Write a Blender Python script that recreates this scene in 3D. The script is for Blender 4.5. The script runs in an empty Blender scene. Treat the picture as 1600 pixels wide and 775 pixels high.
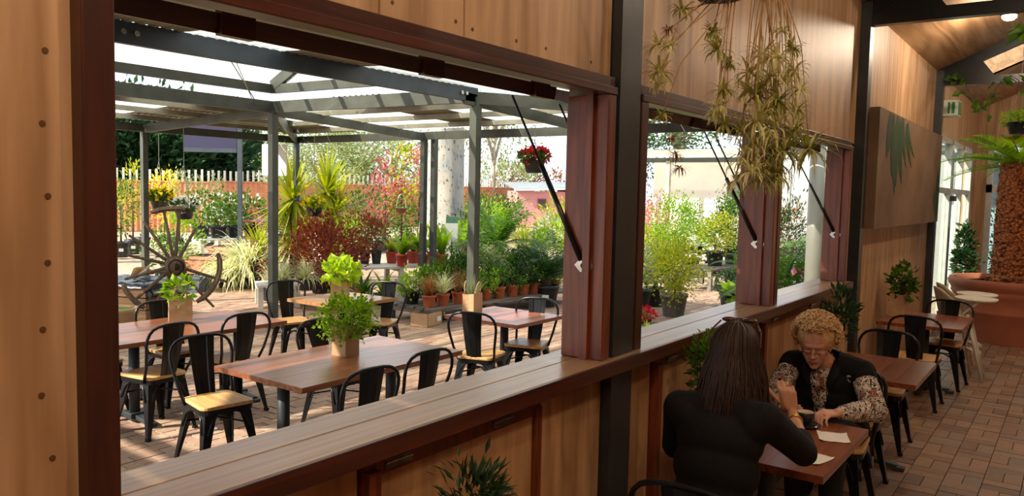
import bpy, bmesh, math, random
import numpy as np
from mathutils import Vector, Matrix, Euler
PI = math.pi
R = math.radians
random.seed(7)
SC = bpy.context.scene
COL = SC.collection
# ------------------------------------------------------------------ camera
FPX, YAW, PIT, ROL, CAMH = 1220.0, .6296, .0721, .0217, 2.0
_cy, _sy, _cp, _sp = math.cos(YAW), math.sin(YAW), math.cos(PIT), math.sin(PIT)
CF = Vector((_cy*_cp, _sy*_cp, -_sp)); _r = Vector((_sy, -_cy, 0)); _u = _r.cross(CF)
CR = _r*math.cos(ROL) + _u*math.sin(ROL); CU = _u*math.cos(ROL) - _r*math.sin(ROL)
CPOS = Vector((0, 0, CAMH))
cam = bpy.data.cameras.new('camera'); cam.sensor_width = 36; cam.lens = 36*FPX/1600
cam.clip_start = .02; cam.clip_end = 500
camo = bpy.data.objects.new('camera', cam); COL.objects.link(camo)
camo.matrix_world = Matrix(((CR.x, CU.x, -CF.x, CPOS.x), (CR.y, CU.y, -CF.y, CPOS.y), (CR.z, CU.z, -CF.z, CPOS.z), (0, 0, 0, 1)))
SC.camera = camo
def ray(x, y): return CF + CR*((x-800)/FPX) - CU*((y-387.5)/FPX)
def G(x, y, z=0.0):                       # photo pixel -> point on the level z
    d = ray(x, y); return CPOS + d*((z-CAMH)/d.z)
def DD(x, y, D):                          # photo pixel -> point at depth D
    return CPOS + ray(x, y)*D
def proj(p):
    q = Vector(p)-CPOS; z = q.dot(CF)
    return 800+FPX*q.dot(CR)/z, 387.5-FPX*q.dot(CU)/z, z
# ------------------------------------------------------------------ sky, sun, exposure
SUN_AZ = Vector((-.90, .44)).normalized(); SUN_EL = R(36)
sd = Vector((SUN_AZ.x*math.cos(SUN_EL), SUN_AZ.y*math.cos(SUN_EL), math.sin(SUN_EL)))
w = bpy.data.worlds.new('sky'); SC.world = w; w.use_nodes = True
nt = w.node_tree; bg = nt.nodes['Background']
bg.inputs[0].default_value = (.80, .89, 1.0, 1); bg.inputs[1].default_value = 1.25
sl = bpy.data.lights.new('sun', 'SUN'); sl.energy = 8.0; sl.angle = R(.6); sl.color = (1, .93, .80)
so = bpy.data.objects.new('sun', sl); COL.objects.link(so)
so.rotation_euler = (-sd).to_track_quat('-Z', 'Y').to_euler(); so.location = (-8, 8, 12)
SC.view_settings.view_transform = 'Standard'; SC.view_settings.look = 'None'
SC.view_settings.exposure = 0.55; SC.view_settings.gamma = 1.0
SC.view_settings.use_curve_mapping = False
# ------------------------------------------------------------------ materials
def s2l(c):
    if isinstance(c, str):
        c = c.lstrip('#'); c = [int(c[i:i+2], 16)/255 for i in (0, 2, 4)]
    return tuple((x/12.92 if x <= .04045 else ((x+.055)/1.055)**2.4) for x in c)
MATS = {}
def newmat(name):
    m = bpy.data.materials.new(name); m.use_nodes = True
    n = m.node_tree.nodes; return m, n, m.node_tree.links, n['Principled BSDF']
def ramp(n, stops):
    r = n.new('ShaderNodeValToRGB'); e = r.color_ramp.elements
    while len(e) < len(stops): e.new(.5)
    for k, (p, c) in enumerate(stops):
        e[k].position = p; e[k].color = (*s2l(c), 1)
    return r
def plain(name, col, rough=.6, metal=0, var=.12, scale=14, bump=.0, bscale=None, col2=None, spec=.5, coat=0):
    """noise-varied surface"""
    if name in MATS: return MATS[name]
    m, n, l, p = newmat(name)
    c = s2l(col); c2 = s2l(col2) if col2 else tuple(x*(1-var*2) for x in c)
    tc = n.new('ShaderNodeTexCoord'); t = n.new('ShaderNodeTexNoise'); t.inputs['Scale'].default_value = scale; t.inputs['Detail'].default_value = 6
    l.new(tc.outputs['Object'], t.inputs['Vector'])
    mx = n.new('ShaderNodeMix'); mx.data_type = 'RGBA'
    mr = n.new('ShaderNodeMapRange'); mr.inputs[1].default_value = .35; mr.inputs[2].default_value = .68
    l.new(t.outputs['Fac'], mr.inputs[0]); l.new(mr.outputs[0], mx.inputs[0])
    mx.inputs[6].default_value = (*c, 1); mx.inputs[7].default_value = (*c2, 1)
    l.new(mx.outputs[2], p.inputs['Base Color'])
    p.inputs['Roughness'].default_value = rough; p.inputs['Metallic'].default_value = metal
    p.inputs['Specular IOR Level'].default_value = spec; p.inputs['Coat Weight'].default_value = coat
    if bump:
        b = n.new('ShaderNodeBump'); b.inputs['Strength'].default_value = bump; b.inputs['Distance'].default_value = .01
        t2 = n.new('ShaderNodeTexNoise'); t2.inputs['Scale'].default_value = bscale or scale*4; t2.inputs['Detail'].default_value = 4
        l.new(tc.outputs['Object'], t2.inputs['Vector']); l.new(t2.outputs['Fac'], b.inputs['Height']); l.new(b.outputs[0], p.inputs['Normal'])
    MATS[name] = m; return m
def wood(name, dark, light, axis=0, scale=3.0, stretch=14, rough=.4, coat=.0, rnd=.25, spec=.5, world=False, knots=False, bump=.12, objvar=0):
    """grain running along one local axis"""
    if name in MATS: return MATS[name]
    m, n, l, p = newmat(name)
    tc = n.new('ShaderNodeTexCoord'); mp = n.new('ShaderNodeMapping')
    sc = [scale*stretch]*3; sc[axis] = scale; mp.inputs['Scale'].default_value = sc
    if world:
        g = n.new('ShaderNodeNewGeometry'); l.new(g.outputs['Position'], mp.inputs['Vector'])
    else: l.new(tc.outputs['Object'], mp.inputs['Vector'])
    oi = n.new('ShaderNodeObjectInfo')
    ad = n.new('ShaderNodeMath'); ad.operation = 'MULTIPLY'; ad.inputs[1].default_value = 37
    l.new(oi.outputs['Random'], ad.inputs[0])
    cx = n.new('ShaderNodeCombineXYZ')
    for i in range(3): l.new(ad.outputs[0], cx.inputs[i])
    va = n.new('ShaderNodeVectorMath'); va.operation = 'ADD'; l.new(mp.outputs[0], va.inputs[0]); l.new(cx.outputs[0], va.inputs[1])
    t = n.new('ShaderNodeTexNoise'); t.inputs['Scale'].default_value = 1; t.inputs['Detail'].default_value = 8; t.inputs['Distortion'].default_value = .6
    l.new(va.outputs[0], t.inputs['Vector'])
    rp = ramp(n, [(.28, dark), (.72, light)]); l.new(t.outputs['Fac'], rp.inputs[0])
    hs = n.new('ShaderNodeHueSaturation'); l.new(rp.outputs[0], hs.inputs['Color'])
    mr = n.new('ShaderNodeMapRange'); mr.inputs[3].default_value = 1-rnd; mr.inputs[4].default_value = 1+rnd
    l.new(oi.outputs['Random'], mr.inputs[0]); l.new(mr.outputs[0], hs.inputs['Value'])
    l.new(hs.outputs[0], p.inputs['Base Color'])
    p.inputs['Roughness'].default_value = rough; p.inputs['Coat Weight'].default_value = coat; p.inputs['Coat Roughness'].default_value = .25
    p.inputs['Specular IOR Level'].default_value = spec
    b = n.new('ShaderNodeBump'); b.inputs['Strength'].default_value = bump; b.inputs['Distance'].default_value = .004
    l.new(t.outputs['Fac'], b.inputs['Height']); l.new(b.outputs[0], p.inputs['Normal'])
    MATS[name] = m; return m
def ply(name, dark, light, zgrain=True):
    """cathedral-grained plywood sheet"""
    if name in MATS: return MATS[name]
    m, n, l, p = newmat(name)
    g = n.new('ShaderNodeNewGeometry'); mp = n.new('ShaderNodeMapping')
    mp.inputs['Scale'].default_value = (3.2, 3.2, .35) if zgrain else (.3, 3.0, 3.0)
    l.new(g.outputs['Position'], mp.inputs['Vector'])
    t = n.new('ShaderNodeTexNoise'); t.inputs['Scale'].default_value = 1.1; t.inputs['Detail'].default_value = 3; t.inputs['Distortion'].default_value = .4
    l.new(mp.outputs[0], t.inputs['Vector'])
    k = n.new('ShaderNodeMath'); k.operation = 'MULTIPLY'; k.inputs[1].default_value = 9; l.new(t.outputs['Fac'], k.inputs[0])
    fr = n.new('ShaderNodeMath'); fr.operation = 'PINGPONG'; fr.inputs[1].default_value = 1; l.new(k.outputs[0], fr.inputs[0])
    mp2 = n.new('ShaderNodeMapping'); mp2.inputs['Scale'].default_value = (26, 26, 1.6) if zgrain else (1.4, 26, 26); l.new(g.outputs['Position'], mp2.inputs['Vector'])
    t2 = n.new('ShaderNodeTexNoise'); t2.inputs['Scale'].default_value = 1; t2.inputs['Detail'].default_value = 6; l.new(mp2.outputs[0], t2.inputs['Vector'])
    ad = n.new('ShaderNodeMath'); ad.operation = 'MULTIPLY_ADD'; ad.inputs[1].default_value = .34; l.new(fr.outputs[0], ad.inputs[0]); 
    mu = n.new('ShaderNodeMath'); mu.operation = 'MULTIPLY'; mu.inputs[1].default_value = .5; l.new(t2.outputs['Fac'], mu.inputs[0]); l.new(mu.outputs[0], ad.inputs[2])
    rp = ramp(n, [(.18, light), (.62, dark)]); l.new(ad.outputs[0], rp.inputs[0])
    l.new(rp.outputs[0], p.inputs['Base Color'])
    p.inputs['Roughness'].default_value = .46; p.inputs['Specular IOR Level'].default_value = .5
    MATS[name] = m; return m
def leafm(name, cols, trans=.45, rough=.5, spec=.35):
    """leaf: colour varies leaf by leaf, light shines through"""
    if name in MATS: return MATS[name]
    m, n, l, p = newmat(name)
    g = n.new('ShaderNodeNewGeometry'); st = [(i/max(1, len(cols)-1), c) for i, c in enumerate(cols)]
    rp = ramp(n, st); l.new(g.outputs['Random Per Island'], rp.inputs[0]); l.new(rp.outputs[0], p.inputs['Base Color'])
    p.inputs['Roughness'].default_value = rough; p.inputs['Specular IOR Level'].default_value = spec
    tr = n.new('ShaderNodeBsdfTranslucent'); hs = n.new('ShaderNodeHueSaturation'); hs.inputs['Saturation'].default_value = 1.15; hs.inputs['Value'].default_value = 1.3
    l.new(rp.outputs[0], hs.inputs['Color']); l.new(hs.outputs[0], tr.inputs[0])
    mx = n.new('ShaderNodeMixShader'); mx.inputs[0].default_value = trans
    l.new(p.outputs[0], mx.inputs[1]); l.new(tr.outputs[0], mx.inputs[2]); l.new(mx.outputs[0], n['Material Output'].inputs[0])
    MATS[name] = m; return m
def clearsheet(name, tint, trans=.7, rough=.5):
    """clear or opal roof sheeting: part see-through, part light-scattering"""
    if name in MATS: return MATS[name]
    m, n, l, p = newmat(name)
    a = n.new('ShaderNodeBsdfTransparent'); a.inputs[0].default_value = (*s2l(tint), 1)
    b = n.new('ShaderNodeBsdfTranslucent'); b.inputs[0].default_value = (*s2l(tint), 1)
    mx = n.new('ShaderNodeMixShader'); mx.inputs[0].default_value = trans
    l.new(b.outputs[0], mx.inputs[1]); l.new(a.outputs[0], mx.inputs[2])
    m2 = n.new('ShaderNodeMixShader'); m2.inputs[0].default_value = .12
    p.inputs['Base Color'].default_value = (*s2l(tint), 1); p.inputs['Roughness'].default_value = rough
    l.new(mx.outputs[0], m2.inputs[1]); l.new(p.outputs[0], m2.inputs[2]); l.new(m2.outputs[0], n['Material Output'].inputs[0])
    MATS[name] = m; return m
def emis(name, col, s):
    if name in MATS: return MATS[name]
    m, n, l, p = newmat(name)
    p.inputs['Base Color'].default_value = (*s2l(col), 1); p.inputs['Emission Color'].default_value = (*s2l(col), 1); p.inputs['Emission Strength'].default_value = s
    MATS[name] = m; return m
def glass(name, tint='#eef4f2', refl=.08):
    """window pane: mostly clear with a faint mirror"""
    if name in MATS: return MATS[name]
    m, n, l, p = newmat(name)
    a = n.new('ShaderNodeBsdfTransparent'); a.inputs[0].default_value = (*s2l(tint), 1)
    b = n.new('ShaderNodeBsdfGlossy'); b.inputs['Roughness'].default_value = .03
    mx = n.new('ShaderNodeMixShader'); mx.inputs[0].default_value = refl
    l.new(a.outputs[0], mx.inputs[1]); l.new(b.outputs[0], mx.inputs[2]); l.new(mx.outputs[0], n['Material Output'].inputs[0])
    MATS[name] = m; return m
# ------------------------------------------------------------------ mesh building
def orth(t):
    a = Vector((0, 0, 1)) if abs(t.z) < .9 else Vector((1, 0, 0))
    u = t.cross(a).normalized(); return u, t.cross(u).normalized()
class MB:
    def __init__(s): s.v = []; s.f = []; s.smooth = False
    def add(s, vs, fs):
        o = len(s.v); s.v += [tuple(v) for v in vs]; s.f += [tuple(i+o for i in f) for f in fs]; return s
    def box(s, c, d, rz=0, M=None):
        hx, hy, hz = d[0]/2, d[1]/2, d[2]/2
        vs = [Vector((x, y, z)) for z in (-hz, hz) for y in (-hy, hy) for x in (-hx, hx)]
        m = M if M else Matrix.Rotation(rz, 3, 'Z')
        return s.add([m @ v + Vector(c) for v in vs], [(0, 2, 3, 1), (4, 5, 7, 6), (0, 1, 5, 4), (2, 6, 7, 3), (0, 4, 6, 2), (1, 3, 7, 5)])
    def b2(s, x0, x1, y0, y1, z0, z1): return s.box(((x0+x1)/2, (y0+y1)/2, (z0+z1)/2), (abs(x1-x0), abs(y1-y0), abs(z1-z0)))
    def bar(s, p, q, wd, ht, up=(0, 0, 1)):
        """box beam from p to q, wd across, ht along up"""
        p, q = Vector(p), Vector(q); t = (q-p); L = t.length; t.normalize(); u = Vector(up)
        sx = t.cross(u)
        if sx.length < 1e-4: sx = t.cross(Vector((1, 0, 0)))
        sx.normalize(); u = sx.cross(t).normalized()
        vs = [c + sx*(i*wd/2) + u*(j*ht/2) for c in (p, q) for j in (-1, 1) for i in (-1, 1)]
        return s.add(vs, [(0, 1, 3, 2), (4, 6, 7, 5), (0, 4, 5, 1), (2, 3, 7, 6), (0, 2, 6, 4), (1, 5, 7, 3)])
    def tube(s, pts, r, n=8, cap=True, closed=False, flat=None):
        pts = [Vector(p) for p in pts]; k = len(pts); rs = r if hasattr(r, '__len__') else [r]*k
        vs = []; fs = []; pu = None
        for i, p in enumerate(pts):
            if closed: t = pts[(i+1) % k]-pts[i-1]
            else: t = pts[min(i+1, k-1)]-pts[max(i-1, 0)]
            if t.length < 1e-9: t = Vector((0, 0, 1))
            t.normalize()
            if pu is None: u, _ = orth(t)
            else:
                u = pu - t*pu.dot(t)
                u = u.normalized() if u.length > 1e-6 else orth(t)[0]
            w_ = t.cross(u); pu = u
            for j in range(n):
                a = 2*PI*j/n; vs.append(p + u*(rs[i]*math.cos(a)) + w_*(rs[i]*math.sin(a)*(flat or 1)))
        for i in range(k if closed else k-1):
            a, b = i*n, ((i+1) % k)*n
            for j in range(n): fs.append((a+j, a+(j+1) % n, b+(j+1) % n, b+j))
        if cap and not closed: fs.append(tuple(range(n))[::-1]); fs.append(tuple(range((k-1)*n, k*n)))
        return s.add(vs, fs)
    def lathe(s, prof, n=20, c=(0, 0, 0), close=True, sx=1, sy=1):
        c = Vector(c); vs = []; fs = []
        for r_, z in prof:
            for j in range(n):
                a = 2*PI*j/n; vs.append(c + Vector((r_*math.cos(a)*sx, r_*math.sin(a)*sy, z)))
        for i in range(len(prof)-1):
            for j in range(n): fs.append((i*n+j, i*n+(j+1) % n, (i+1)*n+(j+1) % n, (i+1)*n+j))
        if close: fs.append(tuple(range(n))[::-1]); fs.append(tuple(range((len(prof)-1)*n, len(prof)*n)))
        return s.add(vs, fs)
    def sph(s, c, r, n=12, m=8, M=None):
        rr = r if hasattr(r, '__len__') else (r, r, r); c = Vector(c); vs = []; fs = []
        for i in range(m+1):
            a = PI*i/m
            for j in range(n):
                b = 2*PI*j/n; v = Vector((rr[0]*math.sin(a)*math.cos(b), rr[1]*math.sin(a)*math.sin(b), -rr[2]*math.cos(a)))
                vs.append(c + (M @ v if M else v))
        for i in range(m):
            for j in range(n): fs.append((i*n+j, i*n+(j+1) % n, (i+1)*n+(j+1) % n, (i+1)*n+j))
        return s.add(vs, fs)
    def prism(s, poly, z0, z1, M=None):
        """poly in xy extruded z0..z1, M 4x4 placement"""
        k = len(poly); vs = [Vector((x, y, z)) for z in (z0, z1) for x, y in poly]
        if M: vs = [M @ v for v in vs]
        return s.add(vs, [tuple(range(k))[::-1], tuple(range(k, 2*k))] + [(i, (i+1) % k, k+(i+1) % k, k+i) for i in range(k)])
    def mesh(s, name, mat, smooth=False):
        me = bpy.data.meshes.new(name); me.from_pydata(s.v, [], s.f)
        if mat: me.materials.append(mat)
        if smooth: me.polygons.foreach_set('use_smooth', [True]*len(me.polygons))
        me.update(); return me
    def build(s, name, mat, parent=None, smooth=False, bevel=0, loc=None, seg=2, autos=False):
        return mk(name, s.mesh(name, mat, smooth), parent, loc, bevel, seg, autos)
def mk(name, me, parent=None, loc=None, bevel=0, seg=2, autos=False):
    o = bpy.data.objects.new(name, me); COL.objects.link(o)
    if parent: o.parent = parent
    if loc is not None: o.location = loc
    if bevel:
        b = o.modifiers.new('bevel', 'BEVEL'); b.width = bevel; b.segments = seg; b.limit_method = 'ANGLE'; b.angle_limit = R(40)
    return o
def tag(o, label=None, cat=None, group=None, kind=None):
    if label: o['label'] = label
    if cat: o['category'] = cat
    if group: o['group'] = group
    if kind: o['kind'] = kind
    return o
def thing(name, label, cat, loc=(0, 0, 0), rz=0, group=None):
    o = bpy.data.objects.new(name, None); COL.objects.link(o); o.empty_display_size = .1
    o.location = loc; o.rotation_euler = (0, 0, rz); return tag(o, label, cat, group)
def struct(name, mb, mat, label=None, bevel=0, smooth=False):
    o = mb.build(name, mat, None, smooth, bevel); o['kind'] = 'structure'
    if label: o['label'] = label
    return o
def structE(name, label=None, loc=(0, 0, 0)):
    o = bpy.data.objects.new(name, None); COL.objects.link(o); o.location = loc; o['kind'] = 'structure'
    if label: o['label'] = label
    return o
def dup(root, loc, rz=0, label=None, group=None):
    r = root.copy(); COL.objects.link(r); r.location = loc; r.rotation_euler = (0, 0, rz)
    if label: r['label'] = label
    if group: r['group'] = group
    for ch in root.children:
        c = ch.copy(); COL.objects.link(c); c.parent = r
        for g in ch.children:
            d = g.copy(); COL.objects.link(d); d.parent = c
    return r
def arr_mesh(name, V, F, mat, smooth=False):
    me = bpy.data.meshes.new(name); me.from_pydata([tuple(v) for v in V], [], [tuple(f) for f in F])
    if mat: me.materials.append(mat)
    if smooth: me.polygons.foreach_set('use_smooth', [True]*len(me.polygons))
    me.update(); return me
# ------------------------------------------------------------------ shared materials
M_ply = ply('plywood', '#9c7650', '#c8a27a')
M_plyc = ply('ceiling_plywood', '#8a6848', '#b8926c', False)
M_plyl = ply('low_plywood', '#8f6640', '#bc9266')
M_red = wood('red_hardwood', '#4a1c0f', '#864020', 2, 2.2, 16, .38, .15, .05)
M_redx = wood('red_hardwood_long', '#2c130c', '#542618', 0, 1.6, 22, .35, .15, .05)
M_red_shaded = wood('shaded_red_jamb', '#2e120a', '#4c2012', 2, 2.2, 16, .4, .1, .03)  # darker copy of the red hardwood, shade on left jambs put into colour
M_sill = wood('sill_timber', '#846246', '#ae8c66', 0, 1.3, 30, .30, .4, .04)
M_dark = plain('dark_steel', '#2a2d2e', .38, .0, .2, 8, .03)
M_black = plain('black_powdercoat', '#17181a', .28, .3, .15, 20)
M_grey = plain('grey_green_steel', '#4b4e44', .5, .1, .18, 5)
M_bluegrey = plain('blue_grey_steel', '#3a444c', .5, .1, .18, 5)
M_zinc = plain('galvanised_sheet', '#93907f', .5, .25, .18, 3)
M_metal = plain('bright_steel', '#b5b3ac', .25, .9, .15, 30)
M_glass = glass('pane_glass')
M_white = plain('white_paint', '#e4e2da', .5, 0, .05, 9)
M_alu = plain('pale_aluminium', '#c9c8c0', .4, .3, .08, 9)
M_opal = clearsheet('opal_sheet', '#f6f4ea', .35)
M_clear = clearsheet('clear_sheet', '#fbfaf4', .82)
def brickmat(name, cols, rough=.8):
    m, n, l, p = newmat(name)
    g = n.new('ShaderNodeNewGeometry'); oi = n.new('ShaderNodeObjectInfo')
    a = n.new('ShaderNodeMath'); a.operation = 'ADD'; l.new(g.outputs['Random Per Island'], a.inputs[0]); l.new(oi.outputs['Random'], a.inputs[1])
    fr = n.new('ShaderNodeMath'); fr.operation = 'FRACT'; l.new(a.outputs[0], fr.inputs[0])
    rp = ramp(n, [(i/(len(cols)-1), c) for i, c in enumerate(cols)]); l.new(fr.outputs[0], rp.inputs[0])
    t = n.new('ShaderNodeTexNoise'); t.inputs['Scale'].default_value = 22; t.inputs['Detail'].default_value = 5; l.new(g.outputs['Position'], t.inputs['Vector'])
    mr = n.new('ShaderNodeMapRange'); mr.inputs[3].default_value = .65; mr.inputs[4].default_value = 1.3; l.new(t.outputs['Fac'], mr.inputs[0])
    hs = n.new('ShaderNodeHueSaturation'); l.new(rp.outputs[0], hs.inputs['Color']); l.new(mr.outputs[0], hs.inputs['Value'])
    l.new(hs.outputs[0], p.inputs['Base Color']); p.inputs['Roughness'].default_value = rough
    b = n.new('ShaderNodeBump'); b.inputs['Strength'].default_value = .25; b.inputs['Distance'].default_value = .004; l.new(t.outputs['Fac'], b.inputs['Height']); l.new(b.outputs[0], p.inputs['Normal'])
    return m
M_paver = brickmat('outdoor_paver', ['#93745c', '#a3866c', '#8a6a56', '#9b7d6a', '#ab927a'])
M_floorbrick = brickmat('indoor_paver', ['#7a5a44', '#8d6c52', '#96785c', '#6e523e', '#857464', '#9a7456'], .42)
# ------------------------------------------------------------------ ground and floor
WY = 1.75                                            # inner face of the window wall
def ground_far():
    m, n, l, p = newmat('far_paving')
    g = n.new('ShaderNodeNewGeometry'); br = n.new('ShaderNodeTexBrick'); l.new(g.outputs['Position'], br.inputs['Vector'])
    br.inputs['Scale'].default_value = 1; br.inputs['Brick Width'].default_value = .23; br.inputs['Row Height'].default_value = .115; br.inputs['Mortar Size'].default_value = .006
    br.inputs['Color1'].default_value = (*s2l('#a08870'), 1); br.inputs['Color2'].default_value = (*s2l('#b09a82'), 1); br.inputs['Mortar'].default_value = (*s2l('#6f5a4a'), 1)
    l.new(br.outputs[0], p.inputs['Base Color']); p.inputs['Roughness'].default_value = .85
    return m
struct('ground', MB().b2(-30, 150, 1.95, 150, -.3, -.045), ground_far(), 'brick paved ground of the garden centre yard')
gr = bpy.data.objects['ground']
BW, BH, GAP = .23, .115, .006
_pm = MB().b2(-BW/2+GAP, BW/2-GAP, -BH/2+GAP/2, BH/2-GAP/2, -.045, 0); paver_me = _pm.mesh('paver', M_paver)
def sill_y(x): return 716 - .29*(x-290)
cells = []; rest = MB()
for j in range(int((14.4-1.97)/BH)):
    y = 1.97+BH/2+j*BH
    for i in range(-6, 68):
        x = i*BW+(BW/2 if j % 2 else 0)
        px, py, D = proj((x, y, 0)) if (Vector((x, y, 0))-CPOS).dot(CF) > .5 else (0, 9999, 0)
        vis = D > 0 and 162 < px < 880 and py < sill_y(px)-4 and py < 700
        cells.append((D if vis else 1e9+y, x, y))
cells.sort()
for k, (D, x, y) in enumerate(cells):
    dz = random.uniform(-.003, .003)
    if k < 300 and D < 1e8: mk('paver', paver_me, gr, (x, y, dz))
    else: rest.b2(x-BW/2+GAP/2, x+BW/2-GAP/2, y-BH/2+GAP/2, y+BH/2-GAP/2, -.045, dz)
tag(rest.build('paver_field', M_paver, gr), kind='stuff')
M_mortar = plain('sandy_mortar', '#5c4a3a', .9, 0, .15, 30)
struct('floor', MB().b2(-3, 18, -6.7, WY, -.3, -.045), M_mortar, 'brick paved cafe floor')
fl = bpy.data.objects['floor']
fb = MB().b2(-.227/2, .227/2, -.111/2, .111/2, -.045, 0).mesh('brick', M_floorbrick)
fb2 = MB().b2(-.111/2, .111/2, -.227/2, .227/2, -.045, 0).mesh('brick', M_floorbrick)
cells = []; rest = MB(); S = .232
for i in range(-8, 78):
    for j in range(-26, 8):
        x0, y0 = i*S, j*S
        if y0+S > WY or y0 < -6.6: continue
        for k in (0, 1):
            if (i+j) % 2: c = (x0+S/2, y0+S/4+k*S/2, 0)
            else: c = (x0+S/4+k*S/2, y0+S/2, 1)
            q = Vector((c[0], c[1], 0))-CPOS
            D = 1e9
            if q.dot(CF) > .5:
                px, py, d = proj((c[0], c[1], 0))
                if 1290 < px < 1605 and py < 780 and c[1] < 1.4: D = d
            cells.append((D, *c))
cells.sort()
for k, (D, x, y, o) in enumerate(cells):
    dz = random.uniform(-.0025, .0025)
    if k < 300 and D < 1e8: mk('brick', fb2 if o else fb, fl, (x, y, dz))
    else:
        a, b = (.111, .227) if o else (.227, .111)
        rest.b2(x-a/2, x+a/2, y-b/2, y+b/2, -.045, dz)
tag(rest.build('brick_field', M_floorbrick, fl), kind='stuff')
# ------------------------------------------------------------------ window wall
wl = structE('wall_window', 'plywood lined cafe wall with servery windows')
def sheet(x0, x1, z0, z1, mat=M_ply, y0=None, y1=None):
    return MB().b2(x0, x1, y0 or WY, y1 or WY+.02, z0, z1).build('plywood_panel', mat, wl)
core = MB()
for x0, x1, z0, z1 in ((-3, .78, 0, 3.86), (.78, 7.62, 0, 1.19), (.78, 7.62, 2.56, 3.86), (7.62, 12.45, 0, 3.86), (12.45, 18, 2.95, 3.86), (3.1, 3.36, 1.19, 2.53)):
    core.b2(x0, x1, WY+.02, WY+.2, z0, z1)
core.build('wall_core', plain('outer_cladding', '#8d8a7e', .7), wl)
for x0, x1 in ((-3, -1.61), (-1.6, -.4), (-.39, .815)): sheet(x0, x1, 0, 3.84)
for x0, x1 in ((.82, 1.69), (1.70, 2.09), (2.10, 3.12), (3.33, 4.5), (4.51, 5.7), (5.71, 7.76)): sheet(x0, x1, 2.51, 3.84)
for x0, x1 in ((.82, 1.62), (2.62, 3.12), (3.33, 3.63), (5.0, 5.3), (6.9, 7.76)): sheet(x0, x1, 0, 1.19, M_plyl)
for x0, x1 in ((7.9, 9.09), (9.10, 10.29), (10.30, 12.3)): sheet(x0, x1, 0, 3.84)
sheet(12.45, 17.8, 2.95, 3.84)
scr = MB()                                             # screw heads along the sheet edge by the window
for z in (.3, .62, .95, 1.25, 1.5, 1.78, 2.02, 2.25, 2.5, 2.78): scr.lathe([(.0055, 0), (.0055, .002), (.003, .0025)], 8, (0, 0, 0))
M_screw = plain('screw', '#6b4a2a', .5, .3)
sm = MB().tube([(0, 0, 0), (0, -.002, 0)], .0065, 10).mesh('screw', M_screw)
for k, z in enumerate((1.02, 1.14, 1.27, 1.41, 1.55, 1.69, 1.83, 1.97, 2.12, 2.27, 2.42)):
    mk('screw', sm, wl, (.74+random.uniform(-.012, .012), WY, z))
for x0 in (1.0, 1.75, 1.66, 2.14, 2.6, 2.95, 2.05, 2.4):
    mk('screw', sm, wl, (x0, WY, 2.565+random.uniform(-.01, .01)))
for k, z in enumerate((2.66, 2.8, 2.95)): mk('screw', sm, wl, (1.66, WY, z))
# drop-down flap panels below the sill, in red frames with steel hinges
for x0, x1, hs in ((1.63, 2.61, (1.78, 2.34)), (3.64, 4.99, (3.85, 4.75)), (5.31, 6.89, (5.6, 6.55))):
    fp = MB().b2(x0+.05, x1-.05, WY-.004, WY+.012, .12, 1.10).build('flap_panel', M_plyl, wl)
    fr = MB().b2(x0, x0+.05, WY-.045, WY+.015, .08, 1.13).b2(x1-.05, x1, WY-.02, WY+.015, .08, 1.13).b2(x0, x1, WY-.012, WY+.015, 1.10, 1.19)
    fr.build('flap_frame', M_red, wl)
    for hx in hs: MB().b2(hx-.06, hx+.06, WY-.022, WY-.012, 1.115, 1.145).tube([(hx-.06, WY-.024, 1.135), (hx+.06, WY-.024, 1.135)], .005, 8).build('hinge', M_metal, wl)
# sill of two long boards
sl_ = structE('trim_1', 'dark red timber bar sill under the open windows')
MB().b2(.80, 7.56, 1.665, 1.83, 1.19, 1.25).build('sill_board', M_sill, sl_, bevel=.006)
MB().b2(.80, 7.56, 1.833, 1.985, 1.19, 1.248).build('sill_board', M_sill, sl_, bevel=.006)
MB().b2(.80, 7.565, 1.650, 1.667, 1.186, 1.2505).build('sill_shaded_face', M_redx, sl_, bevel=.003)  # dark strip over the sill front, its shade put into the colour
# steel posts
for k, (x0, x1, y0) in enumerate(((3.13, 3.33, 1.62), (7.76, 7.90, 1.66), (12.3, 12.45, 1.66))):
    if k == 0:
        p = struct('trim_2', MB().b2(x0, x1, 1.70, WY+.02, 0, 1.19).b2(x0, x1, 1.70, WY+.02, 1.25, 3.8), M_dark, 'dark steel post between the near and middle windows')
    else:
        p = struct('trim_%d' % (k+2), MB().b2(x0, x1, y0, WY+.02, 0, 3.8), M_dark, ('', 'dark steel post between the last window and the leaf painting', 'dark steel post between the leaf painting and the glazed door')[k])
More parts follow.
